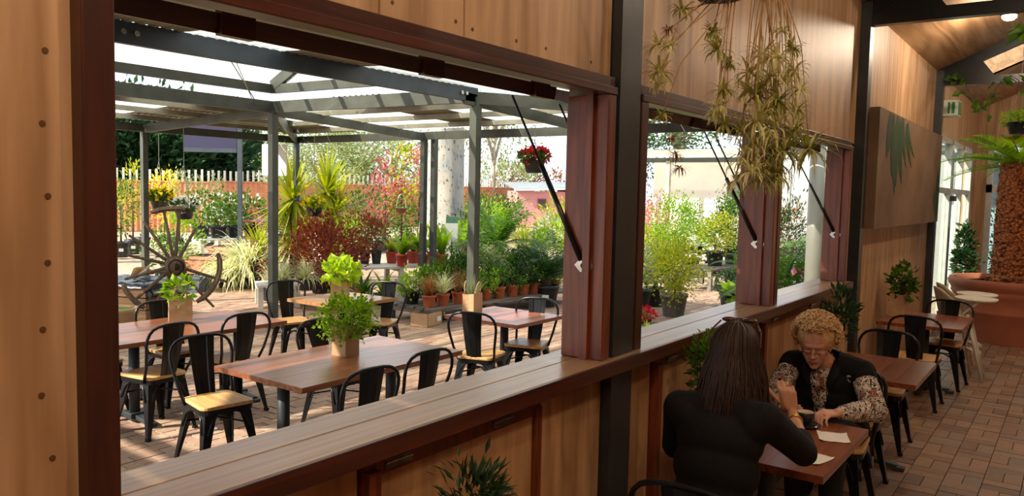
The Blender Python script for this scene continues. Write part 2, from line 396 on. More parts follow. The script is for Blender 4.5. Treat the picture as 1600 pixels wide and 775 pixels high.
# windows: frame, folded-up awning sash with hinges, gas struts
def window(n, x0, x1, label, left_edge=False):
    w_ = structE('window_%d' % n, label)
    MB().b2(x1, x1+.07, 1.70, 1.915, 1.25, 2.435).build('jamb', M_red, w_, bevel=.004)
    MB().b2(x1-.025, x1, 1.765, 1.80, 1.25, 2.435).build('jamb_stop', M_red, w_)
    MB().b2(x0-.07, x0, 1.70, 1.915, 1.25, 2.435).build('jamb', M_red_shaded, w_, bevel=.004)
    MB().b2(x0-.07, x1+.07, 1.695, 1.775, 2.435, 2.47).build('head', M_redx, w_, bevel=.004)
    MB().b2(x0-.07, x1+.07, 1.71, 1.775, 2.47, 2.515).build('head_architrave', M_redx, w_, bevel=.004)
    # sash swung up past level
    a = math.atan(.215); ux, uz = math.cos(a), math.sin(a)
    def sp(t, h=0): return (1.965+t*ux-h*uz, 2.42+t*uz+h*ux)
    def rail(xa, xb, ta, tb, nm):
        (ya, za), (yb, zb), (yc, zc), (yd, zd) = sp(ta), sp(tb), sp(tb, .055), sp(ta, .055)
        vs = [(x, y, z) for x in (xa, xb) for y, z in ((ya, za), (yb, zb), (yc, zc), (yd, zd))]
        MB().add(vs, [(0, 1, 2, 3), (7, 6, 5, 4), (0, 4, 5, 1), (1, 5, 6, 2), (2, 6, 7, 3), (3, 7, 4, 0)]).build(nm, M_redx, w_)
    sx0, sx1, T = x0+.03, x1-.03, 1.12
    rail(sx0, sx1, 0, .09, 'sash_rail'); rail(sx0, sx1, T-.1, T, 'sash_rail')
    rail(sx0, sx0+.08, .09, T-.1, 'sash_stile'); rail(sx1-.08, sx1, .09, T-.1, 'sash_stile')
    (ya, za), (yb, zb) = sp(.09, .025), sp(T-.1, .025)
    MB().add([(sx0+.08, ya, za), (sx1-.08, ya, za), (sx1-.08, yb, zb), (sx0+.08, yb, zb)], [(0, 1, 2, 3)]).build('sash_pane', M_glass, w_)
    for fx in (.22, .60, .93):
        hx = x0+(x1-x0)*fx
        MB().b2(hx-.055, hx+.055, 1.945, 1.975, 2.415, 2.53).build('sash_hinge', M_redx, w_)
    for xs, sgn in ((x1-.012, 1), (x0+.012, -1)):
        top = Vector((xs, 2.216, 2.455)); bot = Vector((xs, 1.80, 1.675)); d = (bot-top)
        st = MB().tube([top+d*.42, top+d*.97], .0125, 10).build('gas_strut', M_black, w_, True)
        MB().tube([top, top+d*.45], .006, 8).build('strut_rod', plain('strut_rod', '#3a3b3c', .3, .8), st, True)
        MB().sph(bot, .014, 10, 6).build('ball_joint', M_black, st, True)
        xw = x1-.002 if sgn > 0 else x0+.002
        MB().prism([(-.03, -.035), (.0, -.045), (.03, -.035), (.03, .02), (.0, .05), (-.03, .02)], -.0025, .0025, Matrix.Translation((xw-.003*sgn, 1.80, 1.675)) @ Matrix.Rotation(PI/2, 4, 'Y')).build('strut_bracket', M_metal, st)
    return w_
window(1, .87, 3.03, 'first servery window opening between the plywood pier and the steel post')
window(2, 3.42, 5.36, 'middle servery window opening next to the steel post')
window(3, 5.52, 7.45, 'last servery window opening nearest the leaf painting')
MB().b2(5.43, 5.45, 1.72, 1.97, 1.25, 2.435).build('mullion_core', M_red, bpy.data.objects['window_3'])
# white lined eave soffit just outside the windows
sf = structE('trim_9', 'white boarded soffit outside the windows')
for k in range(5):
    MB().b2(-1, 9, 2.0+k*.13, 2.122+k*.13, 2.80, 2.82).build('soffit_board', plain('soffit_white', '#fbfaf6', .6, 0, .02), sf)
# ------------------------------------------------------------------ ceiling with trusses and skylights
CS = .44
def cz(y): return 3.80+CS*(1.75-y) if y > -2.5 else 3.80+CS*4.25-CS*(-2.5-y)
ce = structE('ceiling', 'plywood lined pitched ceiling')
def cpanel(x0, x1, ya, yb, th=.03):
    vs = [(x, y, cz(y)+o) for o in (0, th) for x, y in ((x0, ya), (x1, ya), (x1, yb), (x0, yb))]
    MB().add(vs, [(0, 1, 2, 3), (7, 6, 5, 4), (0, 4, 5, 1), (1, 5, 6, 2), (2, 6, 7, 3), (3, 7, 4, 0)]).build('ceiling_panel', M_plyc, ce)
SKY = ((3.6, 4.2, 1.55, -1.2), (7.98, 8.34, 1.64, -1.2), (12.50, 14.6, 1.62, -1.0), (-.8, -.2, 1.4, -1.0))  # first and last lie out of view, added for daylight
edges = sorted([-3, 18]+[e for s_ in SKY for e in s_[:2]])
for a, b in zip(edges[:-1], edges[1:]):
    sk = [s_ for s_ in SKY if abs(s_[0]-a) < 1e-6]
    if sk:
        cpanel(a, b, 1.95, sk[0][2]); cpanel(a, b, sk[0][3], -2.5)
    else:
        cpanel(a, b, 1.95, .55); cpanel(a, b, .545, -.8); cpanel(a, b, -.805, -2.5)
cpanel(-3, 18, -2.5, -6.8)
for x0, x1, ya, yb in SKY:
    sh = MB()
    for (xa, ya_, xb, yb_) in ((x0, ya, x0, yb), (x1, ya, x1, yb), (x0, ya, x1, ya), (x0, yb, x1, yb)):
        sh.add([(xa, ya_, cz(ya_)), (xb, yb_, cz(yb_)), (xb, yb_, cz(yb_)+.35), (xa, ya_, cz(ya_)+.35)], [(0, 1, 2, 3)])
    sh.build('skylight_shaft', M_plyc, ce)
    MB().add([(x, y, cz(y)+.35) for x, y in ((x0, ya), (x1, ya), (x1, yb), (x0, yb))], [(0, 1, 2, 3)]).build('skylight_pane', M_clear, ce)
for k, xt in enumerate((3.23, 7.83, 12.37)):
    t_ = structE('trim_%d' % (10+k), 'black steel roof truss above the %s post' % ('near', 'middle', 'far')[k])
    MB().bar((xt, 1.74, 3.64), (xt, -6.6, 3.64), .10, .11).build('tie_beam', M_black, t_)
    MB().bar((xt, 1.74, cz(1.74)-.07), (xt, -2.5, cz(-2.5)-.07), .10, .13).build('rafter', M_black, t_)
    MB().bar((xt, -2.5, cz(-2.5)-.07), (xt, -6.6, cz(-6.6)-.07), .10, .13).build('rafter', M_black, t_)
    MB().prism([(1.74, 3.58), (1.74, 3.83), (1.25, 3.95), (1.05, 3.68)], xt-.04, xt+.04, Matrix(((0, 0, 1, 0), (1, 0, 0, 0), (0, 1, 0, 0), (0, 0, 0, 1)))).build('knee_plate', M_black, t_)
# ------------------------------------------------------------------ far end of the room: glazed side wall with door, end wall
gw = structE('door_1', 'glazed aluminium doorway beyond the leaf painting')
for x0, x1 in ((12.46, 12.62), (13.95, 14.03), (15.35, 15.45), (16.6, 16.7)):
    MB().b2(x0, x1, 1.70, 1.80, 0, 2.95).build('door_frame', M_alu, gw)
MB().b2(12.46, 16.7, 1.70, 1.80, 2.88, 2.95).build('door_head', M_alu, gw)
MB().b2(12.46, 16.7, 1.71, 1.79, 2.12, 2.20).build('transom', M_alu, gw)
for x0, x1 in ((12.62, 13.95), (14.03, 15.35), (15.45, 16.6)):
    MB().b2(x0, x1, 1.745, 1.751, .05, 2.12).build('pane', M_glass, gw)
    MB().b2(x0, x1, 1.745, 1.751, 2.20, 2.88).build('pane', M_glass, gw)
    MB().b2(x0, x1, 1.72, 1.78, 0, .08).build('kick_rail', M_alu, gw)
MB().b2(14.03, 14.12, 1.71, 1.79, .08, 2.12).build('door_stile', M_alu, gw)
MB().b2(14.0, 14.3, 1.64, 1.70, 2.0, 2.08).build('door_closer', M_dark, gw)
struct('wall_side', MB().b2(16.7, 18, WY, WY+.2, 0, 2.95), M_ply, 'plywood return beside the end wall')
ew = structE('wall_end', 'plywood end wall with a glazed door')
MB().b2(17.8, 17.95, 1.55, 1.75, 0, 4.0).build('plywood_panel', M_ply, ew)
MB().b2(17.8, 17.95, -6.7, 1.55, 3.12, 5.8).build('plywood_panel', M_ply, ew)
MB().b2(17.8, 17.95, -6.7, -1.2, 0, 3.12).build('plywood_panel', M_ply, ew)
d2 = structE('door_2', 'pale framed glazed end door')
for y0, y1 in ((1.45, 1.55), (1.2, 1.27), (.25, .35), (-1.2, -1.1)): MB().b2(17.78, 17.9, y0, y1, 0, 3.12).build('door_frame', M_alu, d2)
MB().b2(17.78, 17.9, -1.2, 1.55, 2.18, 2.34).build('transom', M_alu, d2); MB().b2(17.78, 17.9, -1.2, 1.55, 3.06, 3.12).build('door_head', M_alu, d2)
for y0, y1 in ((1.27, 1.45), (.35, 1.2), (-1.1, .25)):
    for z0, z1 in ((.05, 2.18), (2.34, 3.06)): MB().b2(17.83, 17.836, y0, y1, z0, z1).build('pane', M_glass, d2)
struct('wall_back', MB().b2(-3, 18, -6.85, -6.7, 0, 3.95), M_ply, 'plywood back wall behind the seating')
struct('wall_entry', MB().b2(-3.15, -3, -6.8, 1.95, 0, 5.8), M_ply, 'plywood entry wall')
# small annex roof seen through the end glazing
# ------------------------------------------------------------------ pavilion over the outdoor tables
pv = thing('pavilion', 'grey steel pavilion with skirt roof and clear raised top over the outdoor tables', 'pavilion')
RX0, RX1, RY0, RY1, RZ = -1.0, 6.9, 5.75, 9.2, 3.05  # left end drawn out past the view to let sun onto the tables
EX0, EX1, EY0, EY1, EZ = -4.0, 10.0, 2.75, 12.6, 2.90
def part(nm, mb, mat, par=pv, **k): return mb.build(nm, mat, par, **k)
for (x, y) in ((RX1, RY1), (RX1+.22, RY0), (RX0, RY1)):
    part('post', MB().b2(x-.05, x+.05, y-.05, y+.05, 0, RZ+.03), M_grey)
    part('post_base', MB().b2(x-.09, x+.09, y-.09, y+.09, 0, .012), M_grey)
for (x, y) in ((RX1, EY1), (EX1, EY1), (EX1, RY1), (EX1+.1, RY1-.15), (RX0, EY1), (EX0, EY1)):
    part('post', MB().b2(x-.045, x+.045, y-.045, y+.045, 0, EZ), M_grey if (x, y) != (EX1, EY1) else M_bluegrey)
ring = ((RX0, RY0), (RX1+.22, RY0), (RX1, RY1), (RX0, RY1))
eave = ((EX0, EY0), (EX1, EY0), (EX1, EY1), (EX0, EY1))
for k in range(4):
    a, b = ring[k], ring[(k+1) % 4]; c, d = eave[k], eave[(k+1) % 4]
    part('ring_beam', MB().bar((*a, RZ+.05), (*b, RZ+.05), .06, .16), M_bluegrey if k == 0 else M_grey)
    part('ring_beam', MB().bar((*a, RZ+.30), (*b, RZ+.30), .06, .12), M_grey)
    part('eave_beam', MB().bar((*c, EZ+.02), (*d, EZ+.02), .06, .13), M_grey)
    part('hip_rafter', MB().bar((*a, RZ+.02), (*c, EZ+.03), .06, .14), M_grey)
    for f in (.27, .52, .78):
        p1 = Vector((*a, RZ+.03)).lerp(Vector((*c, EZ+.04)), f); p2 = Vector((*b, RZ+.03)).lerp(Vector((*d, EZ+.04)), f)
        part('purlin', MB().bar(p1+Vector((0, 0, .05)), p2+Vector((0, 0, .05)), .05, .07), M_zinc)
for p, q in (((RX1, RY1, RZ), (RX1, EY1, EZ)), ((RX1, RY1, RZ), (EX1, RY1, EZ)), ((RX1, RY0, RZ), (EX1, RY0, EZ)), ((RX0, RY1, RZ), (RX0, EY1, EZ))):
    part('rafter', MB().bar(p, q, .06, .13), M_grey)
part('brace', MB().bar((RX1, RY1, RZ-.02), (RX1+.9, RY1+.9, EZ-.05), .05, .07), M_grey)
part('cross_beam', MB().bar((2.95, RY0, RZ+.12), (2.95, RY1, RZ+.12), .06, .14), M_grey)
RDG = RZ+1.25; RM = (RY0+RY1)/2
for x, x2 in ((RX1, RX1+.22), (RX0, RX0)):
    part('gable_rafter', MB().bar((x, RY1, RZ+.34), ((x+x2)/2, RM, RDG), .07, .15), M_grey)
    part('gable_rafter', MB().bar((x2, RY0, RZ+.34), ((x+x2)/2, RM, RDG), .07, .15), M_grey)
part('ridge_beam', MB().bar((RX0, RM, RDG), (RX1+.11, RM, RDG), .07, .15), M_grey)
for f in (.22, .5, .78):
    for ye in (RY0, RY1):
        y_ = ye+(RM-ye)*f; z_ = RZ+.40+(RDG-RZ-.34)*f
        part('upper_purlin', MB().bar((RX0, y_, z_+.03), (RX1+.1, y_, z_+.03), .045, .06), M_zinc)
# bolts at the beam joints
bm_ = MB().tube([(0, 0, 0), (0, -.02, 0)], .022, 8).mesh('bolt', M_metal)
for x in (6.82, 6.9, 2.98, 3.08): mk('bolt', bm_, pv, (x, RY0-.032, RZ+.05))
part('tie_rod', MB().tube([(4.4, 7.4, 4.1), (6.7, 9.3, RZ+.1)], .008, 6), M_metal)
part('tie_rod', MB().tube([(3.6, 5.7, 3.6), (6.6, 9.2, RZ+.05)], .006, 6), M_metal)
def corr(p00, p10, p01, p11, n, amp, name, mat):
    """corrugated sheet; ribs run from the 0 edge (p00-p10) to the 1 edge (p01-p11); n ribs"""
    p00, p10, p01, p11 = map(Vector, (p00, p10, p01, p11)); vs = []; fs = []
    nrm = (p10-p00).cross(p01-p00).normalized(); nrm = nrm if nrm.z > 0 else -nrm
    for i in range(n*4+1):
        u = i/(n*4); h = nrm*(amp*math.sin(i*PI/2+.4))
        vs += [p00.lerp(p10, u)+h, p01.lerp(p11, u)+h]
    fs = [(2*i, 2*i+2, 2*i+3, 2*i+1) for i in range(n*4)]
    return MB().add(vs, fs).build(name, mat, pv, True)
up = Vector((0, 0, .075))
for k in range(4):                                     # skirt roof sheets, side by side round the ring
    a, b, c, d = [Vector((*p, z)) for p, z in ((ring[k], RZ+.06), (ring[(k+1) % 4], RZ+.06), (eave[k], EZ+.07), (eave[(k+1) % 4], EZ+.07))]
    ns = 15 if k % 2 == 0 else 11; fa = [(0, 0)]
    # outer edge positions map straight to the ring where they can; corners are cut on the hip
    ev = (d-c); L = ev.length; ex = ev.normalized(); W_ = L/ns
    ra = (a-c).dot(ex); rb = (b-c).dot(ex)
    for s_ in range(ns):
        u0, u1 = s_*W_, (s_+1)*W_-.01
        def inner(u):
            if u < ra: return c.lerp(a, u/ra)
            if u > rb: return d.lerp(b, (L-u)/(L-rb))
            return a.lerp(b, (u-ra)/(rb-ra))
        clearp = (k == 1 and s_ in (3, 4, 6, 7, 8)) or (k == 2 and s_ in (4, 6, 8)) or (k == 0 and s_ in (8, 10, 11, 12)) or (k == 3 and s_ in (3, 6, 7))
        i0, i1 = inner(u0), inner(u1)
        corr(c+ex*u0+up, c+ex*u1+up, i0+up, i1+up, 9, .012, 'roof_sheet', M_opal if clearp else M_zinc)
for ye in (RY0, RY1):                                  # clear sheets of the raised gable
    for s_ in range(9):
        xa = RX0-.1+s_*.88; xb = xa+.87
        yo = ye+(ye-RM)*.12; zo = RZ+.48-(RDG-RZ-.34)*.12
        corr((xa, yo, zo), (xb, yo, zo), (xa, RM, RDG+.14), (xb, RM, RDG+.14), 8, .012, 'roof_sheet', M_clear)
n_ = 8
for s_ in range(n_):                                   # opal sheets closing the gable end
    f0, f1 = s_/n_, (s_+1)/n_-.004
    ga, gb = Vector((RX1+.02, RY1, RZ+.36)), Vector((RX1+.24, RY0, RZ+.36))
    h = lambda f: (RDG-RZ-.36)*(1-abs(2*f-1))
    p0, p1 = ga.lerp(gb, f0), ga.lerp(gb, f1)
    corr(p0, p1, p0+Vector((0, 0, h(f0)+.01)), p1+Vector((0, 0, h(f1)+.01)), 4, .01, 'gable_sheet', M_opal)
# ------------------------------------------------------------------ ceiling lamps (one in view, the others added unseen for warm fill)
M_bulb = emis('lamp_glass', '#ffd9a0', 14)
def lamp(x, y, label, watt, drop=0):
    z = cz(y)-.02-drop
    t = thing('ceiling_lamp', label, 'lamp', (x, y, z), 0, 'warm ceiling lamps')
    MB().lathe([(.05, .0), (.09, -.01), (.09, -.09), (.07, -.10)], 20).build('housing', M_black, t, True)
    MB().lathe([(.072, -.10), (.068, -.125), (.045, -.145), (.0, -.15)], 20).build('bulb', M_bulb, t, True)
    if drop: MB().tube([(0, 0, 0), (0, 0, drop+.02)], .015, 8).build('stem', M_black, t)
    l = bpy.data.lights.new('lamp_light', 'POINT'); l.energy = watt; l.color = (1, .82, .62); l.shadow_soft_size = .08
    o = bpy.data.objects.new('lamp_light', l); COL.objects.link(o); o.parent = t; o.location = (0, 0, -.24)
    return t
LW = 54
lamp(10.0, .76, 'round warm ceiling lamp shining beside the black truss', LW, .12)
for x, y, f in ((.1, .1, 1.5), (2.3, -1.2, 1.3), (5.6, -1.4, .8), (8.4, -1.0, 1.2), (14.8, -1.0, 1.2), (-1.6, -1.8, 1.2)):  # lamps out of view, added to lift the dim room
    lamp(x, y, 'unseen round ceiling lamp added to brighten the room', LW*f)
# ------------------------------------------------------------------ plant building blocks
def nrm(a): return a/np.maximum(np.linalg.norm(a, axis=-1, keepdims=True), 1e-9)
def leaf_geo(P, D, N, L, W, cup=.25, bend=.0):
    """one pointed leaf per row: base P, along D, face N"""
    n = len(P); L = np.broadcast_to(np.asarray(L, float), (n,))[:, None]; W = np.broadcast_to(np.asarray(W, float), (n,))[:, None]
    D = nrm(D); S = nrm(np.cross(D, N)); N = nrm(np.cross(S, D))
    b = P; m = P+D*L*.5+N*L*bend; t = P+D*L-N*L*bend*.6
    l1 = P+D*L*.42+S*W*.5+N*W*cup; r1 = P+D*L*.42-S*W*.5+N*W*cup
    V = np.stack([b, l1, t, r1], 1).reshape(-1, 3); i = np.arange(n)*4
    F = np.concatenate([np.stack([i, i+1, i+2], 1), np.stack([i, i+2, i+3], 1)])
    return V, F
def rdir(rng, n):
    v = rng.normal(size=(n, 3)); return nrm(v)
def bush_geo(rng, n, r, c, L, W, clumps=0, shell=.55, up=.35, cup=.25, spread=.28):
    r = np.array(r, float); c = np.array(c, float)
    if clumps:
        k = rdir(rng, clumps)*(rng.uniform(shell, 1, (clumps, 1))**.5)*r
        idx = rng.integers(0, clumps, n); off = rng.normal(size=(n, 3))*r.min()*spread
        p = k[idx]+off; D = nrm(off*1.4/r.min()+nrm(k[idx]/r)*.7+rng.normal(size=(n, 3))*.35)
    else:
        d = rdir(rng, n); rad = shell+(1-shell)*rng.random((n, 1))**.7; p = d*rad*r
        D = d+rng.normal(size=(n, 3))*.6
    D[:, 2] += up; N = rng.normal(size=(n, 3))*.5; N[:, 2] += 1
    N += nrm(p/r)*.8
    s = rng.uniform(.7, 1.25, n)
    return leaf_geo(p+c, D, N, L*s, W*s, cup)
def blade_geo(rng, n, c, L, w, el=(20, 85), droop=.9, segs=5, az=None, rad=.02, stiff=0, taper=1.0, fold=.3):
    """arching strap leaves from one point"""
    V = []; F = []
    for k in range(n):
        a = rng.uniform(0, 2*PI) if az is None else rng.uniform(*az)
        e = R(rng.uniform(*el)); l = L*rng.uniform(.7, 1.15); d = droop*rng.uniform(.6, 1.3)
        h = np.array([math.cos(a), math.sin(a), 0]); s = np.array([-math.sin(a), math.cos(a), 0])
        p = np.array(c, float)+h*rad*rng.uniform(0, 1); o = len(V)
        for i in range(segs+1):
            t = i/segs; ee = e-d*t*t*1.6 if not stiff else e-d*t*.25
            wd = w*(1-.0*t)*max(.06, (1-t**2.2)**taper)*(.55+.45*min(1, t*5))
            dirv = h*math.cos(ee)+np.array([0, 0, 1.])*math.sin(ee)
            nn = np.cross(s, dirv)
            V.append(p-s*wd/2+nn*wd*fold*-.3); V.append(p+s*wd/2+nn*wd*fold*-.3)
            p = p+dirv*l/segs
        for i in range(segs): F.append((o+2*i, o+2*i+1, o+2*i+3, o+2*i+2))
    return np.array(V), F
def frond_geo(rng, n, c, L, el=(10, 70), droop=.8, nl=16, ll=.25, lw=.025, vee=.5, az=None, taper=True):
    """feather fronds: leaflets both sides of an arching midrib"""
    P, D, N, LL, WW = [], [], [], [], []; ribs = []
    for k in range(n):
        a = (2*PI*k/n+rng.uniform(-.25, .25)) if az is None else rng.uniform(*az)
        e = R(rng.uniform(*el)); l = L*rng.uniform(.8, 1.1); d = droop*rng.uniform(.7, 1.3)
        h = np.array([math.cos(a), math.sin(a), 0]); s = np.array([-math.sin(a), math.cos(a), 0]); p = np.array(c, float); rb = [p]
        for i in range(nl):
            t = i/nl; ee = e-d*t*t*1.4; dv = h*math.cos(ee)+np.array([0, 0, 1.])*math.sin(ee); nn = np.cross(dv, s)*-1
            p = p+dv*l/nl; rb.append(p)
            if t < .08: continue
            q = ll*(math.sin(PI*min(1, .12+t*.88))**.6 if taper else 1)*rng.uniform(.85, 1.1)
            for sg in (-1, 1):
                P.append(p); D.append(s*sg+dv*(.35+.7*t)+nn*vee*.6+rng.normal(size=3)*.05); N.append(nn+s*sg*-.2); LL.append(max(q, .02)); WW.append(lw)
        ribs.append(rb)
    V, F = leaf_geo(np.array(P), np.array(D), np.array(N), np.array(LL), np.array(WW), .1)
    m = MB()
    for rb in ribs: m.tube(rb, [lw*.4]*(len(rb)//2)+[lw*.2]*(len(rb)-len(rb)//2), 4)
    V2 = np.array(m.v); F2 = [tuple(i+len(V) for i in f) for f in m.f]
    return np.concatenate([V, V2]), [tuple(f) for f in F]+F2
def cat(*g):
    V = []; F = []; o = 0
    for v, f in g:
        V.append(np.asarray(v)); F += [tuple(int(i)+o for i in q) for q in f]; o += len(v)
    return np.concatenate(V), F
def foliage(name, geo, mat, parent, smooth=False):
    o = mk(name, arr_mesh(name, geo[0], geo[1], mat, smooth), parent); o['kind'] = 'stuff'; return o
# leaf colours
LM = dict(
 green=leafm('leaf_green', ['#2f4a1c', '#44651f', '#5b7d2a', '#3a5a22']), dark=leafm('leaf_dark', ['#1c3018', '#294420', '#35522a'], .3),
 bright=leafm('leaf_bright', ['#6d8f22', '#8fae30', '#5c8426', '#a8bf45'], .5), yell=leafm('leaf_yellow_green', ['#8b9a2a', '#b3b13a', '#6c8526', '#c7b94a'], .5),
 cream=leafm('leaf_cream', ['#c2c48a', '#ece8c0', '#a5b070', '#f6f1d4'], .45), silver=leafm('leaf_silver', ['#8c9a80', '#a8b09a', '#74836a', '#bcc2ae'], .3),
 red=leafm('leaf_red', ['#84402f', '#6a2c20', '#9c5a42', '#7a4632'], .4), pink=leafm('leaf_pink', ['#b04a58', '#c87a80', '#98404a', '#d49a96'], .5),
 rust=leafm('leaf_rust', ['#8a5a34', '#a8704a', '#6a4a2a', '#7c6a3a'], .4), gum=leafm('leaf_gum', ['#6a7a4e', '#8a9660', '#a8ae78', '#556640'], .45),
 olive=leafm('leaf_olive', ['#7a8458', '#95a070', '#5f6c44'], .35), pine=leafm('leaf_pine', ['#1f3a24', '#2c4c2e', '#3d5f34', '#26442a'], .25),
 lime=leafm('leaf_lime', ['#a9c23a', '#c4d65a', '#8fae2c'], .5), ylw=leafm('flower_yellow', ['#e8c81e', '#f2d93c', '#d8b010'], .4),
 white=leafm('flower_white', ['#f2f0e6', '#fbfaf5', '#e2e0d2'], .35), rosy=leafm('flower_pink', ['#d86a8a', '#e89ab0', '#c84a70'], .35),
 fire=leafm('flower_red', ['#b82a2a', '#d8404a', '#8e1f2a'], .35), dry=leafm('leaf_dry', ['#8a5a34', '#6e4426', '#a2754a'], .3),
 var=leafm('leaf_variegated', ['#c0bc78', '#e2daa8', '#a0a258', '#f2ecc8', '#b0ac60'], .35), varg=leafm('leaf_variegated_green', ['#8e9246', '#b4b06a', '#7c8440', '#ccc48a'], .35))
M_pot = plain('black_plastic_pot', '#22242a', .45, 0, .15, 12); M_potg = plain('grey_plastic_pot', '#63625c', .55, 0, .15, 12)
M_terra = plain('terracotta', '#b8603c', .75, 0, .15, 9, .1); M_terrap = plain('pale_terracotta', '#b87a5c', .7, 0, .12, 6, .08); M_redpot = plain('red_plastic_pot', '#c2402e', .45, 0, .1, 12)
M_soil = plain('potting_soil', '#2c2018', .95, 0, .3, 60, .4); M_bark = plain('brown_bark', '#5a4330', .9, 0, .3, 20, .4, 60); M_wire = plain('hanging_wire', '#8c8c86', .4, .6)
M_tagw = plain('white_plant_tag', '#efefe8', .5, 0, .03)
def pot(parent, r, h, mat, taper=.74, n=18, z=0, rim=True, tagged=False):
    pr = [(r*taper, 0), (r*.97, h*.86), (r*1.04, h*.87), (r*1.04, h), (r*.95, h), (r*.93, h*.9)] if rim else [(r*taper, 0), (r, h), (r*.93, h), (r*.91, h*.9)]
    o = MB().lathe([(a, b+z) for a, b in pr], n, close=False).build('pot', mat, parent, True)
    MB().lathe([(r*taper, z+.001), (0.001, z)], n, close=False).build('pot_base', mat, o)
    MB().lathe([(r*.925, z+h*.9), (r*.5, z+h*.92), (0.001, z+h*.93)], n, close=False).build('soil', M_soil, o)
    if tagged:
        d = (CPOS-parent.location); a = math.atan2(d.y, d.x)-parent.rotation_euler.z
        c = Vector((math.cos(a), math.sin(a), 0)); rr = r*(taper+(1-taper)*.5)+.004
        MB().box(c*rr+Vector((0, 0, z+h*.5)), (.004, r*.5, h*.2), a).build('plant_tag', M_tagw, o)
    return o
_seed = [100]
def rng_():
    _seed[0] += 1; return np.random.default_rng(_seed[0])
def potplant(name, label, loc, group=None, cat_='plant', rz=0, potspec=(.14, .24, None), base=None, kind='bush', leaf='green', n=500, size=(.25, .25, .25), zc=None, L=.06, W=.03, clumps=14, stem=0, flower=None, tagged=False, **kw):
    """potted plant standing at loc"""
    t = thing(name, label, cat_, loc, rz, group); g = rng_(); ph = 0
    if potspec:
        ph = potspec[1]; pot(t, potspec[0], potspec[1], potspec[2] or M_pot, tagged=tagged)
    z0 = ph*.9; zc = zc if zc is not None else z0+size[2]*.95
    if kind == 'bush':
        foliage('foliage', bush_geo(g, n, size, (0, 0, zc), L, W, clumps, **kw), LM[leaf], t)
        sm_ = MB()
        for k in range(4 if not stem else 1):
            a = g.uniform(0, 6.28); rr = 0 if stem else size[0]*.5
            sm_.tube([(0, 0, z0), (rr*.3*math.cos(a), rr*.3*math.sin(a), (z0+zc)/2), (rr*math.cos(a), rr*math.sin(a), zc+size[2]*.2)], [stem or .008, (stem or .008)*.8, .003], 6)
        sm_.build('stem', M_bark, t, True)
    elif kind == 'blades':
        foliage('foliage', blade_geo(g, n, (0, 0, z0), L, W, **kw), LM[leaf], t)
    elif kind == 'fronds':
        foliage('foliage', frond_geo(g, n, (0, 0, zc), L, **kw), LM[leaf], t)
        if stem: MB().tube([(0, 0, z0), (0, 0, zc)], [stem*1.2, stem], 8).build('stem', M_bark, t, True)
    if flower:
        fl_, fn, fs = flower
        foliage('flowers', bush_geo(g, fn, [s*1.05 for s in size], (0, 0, zc), fs, fs*.8, 0, shell=.85, up=.6), LM[fl_], t)
    return t
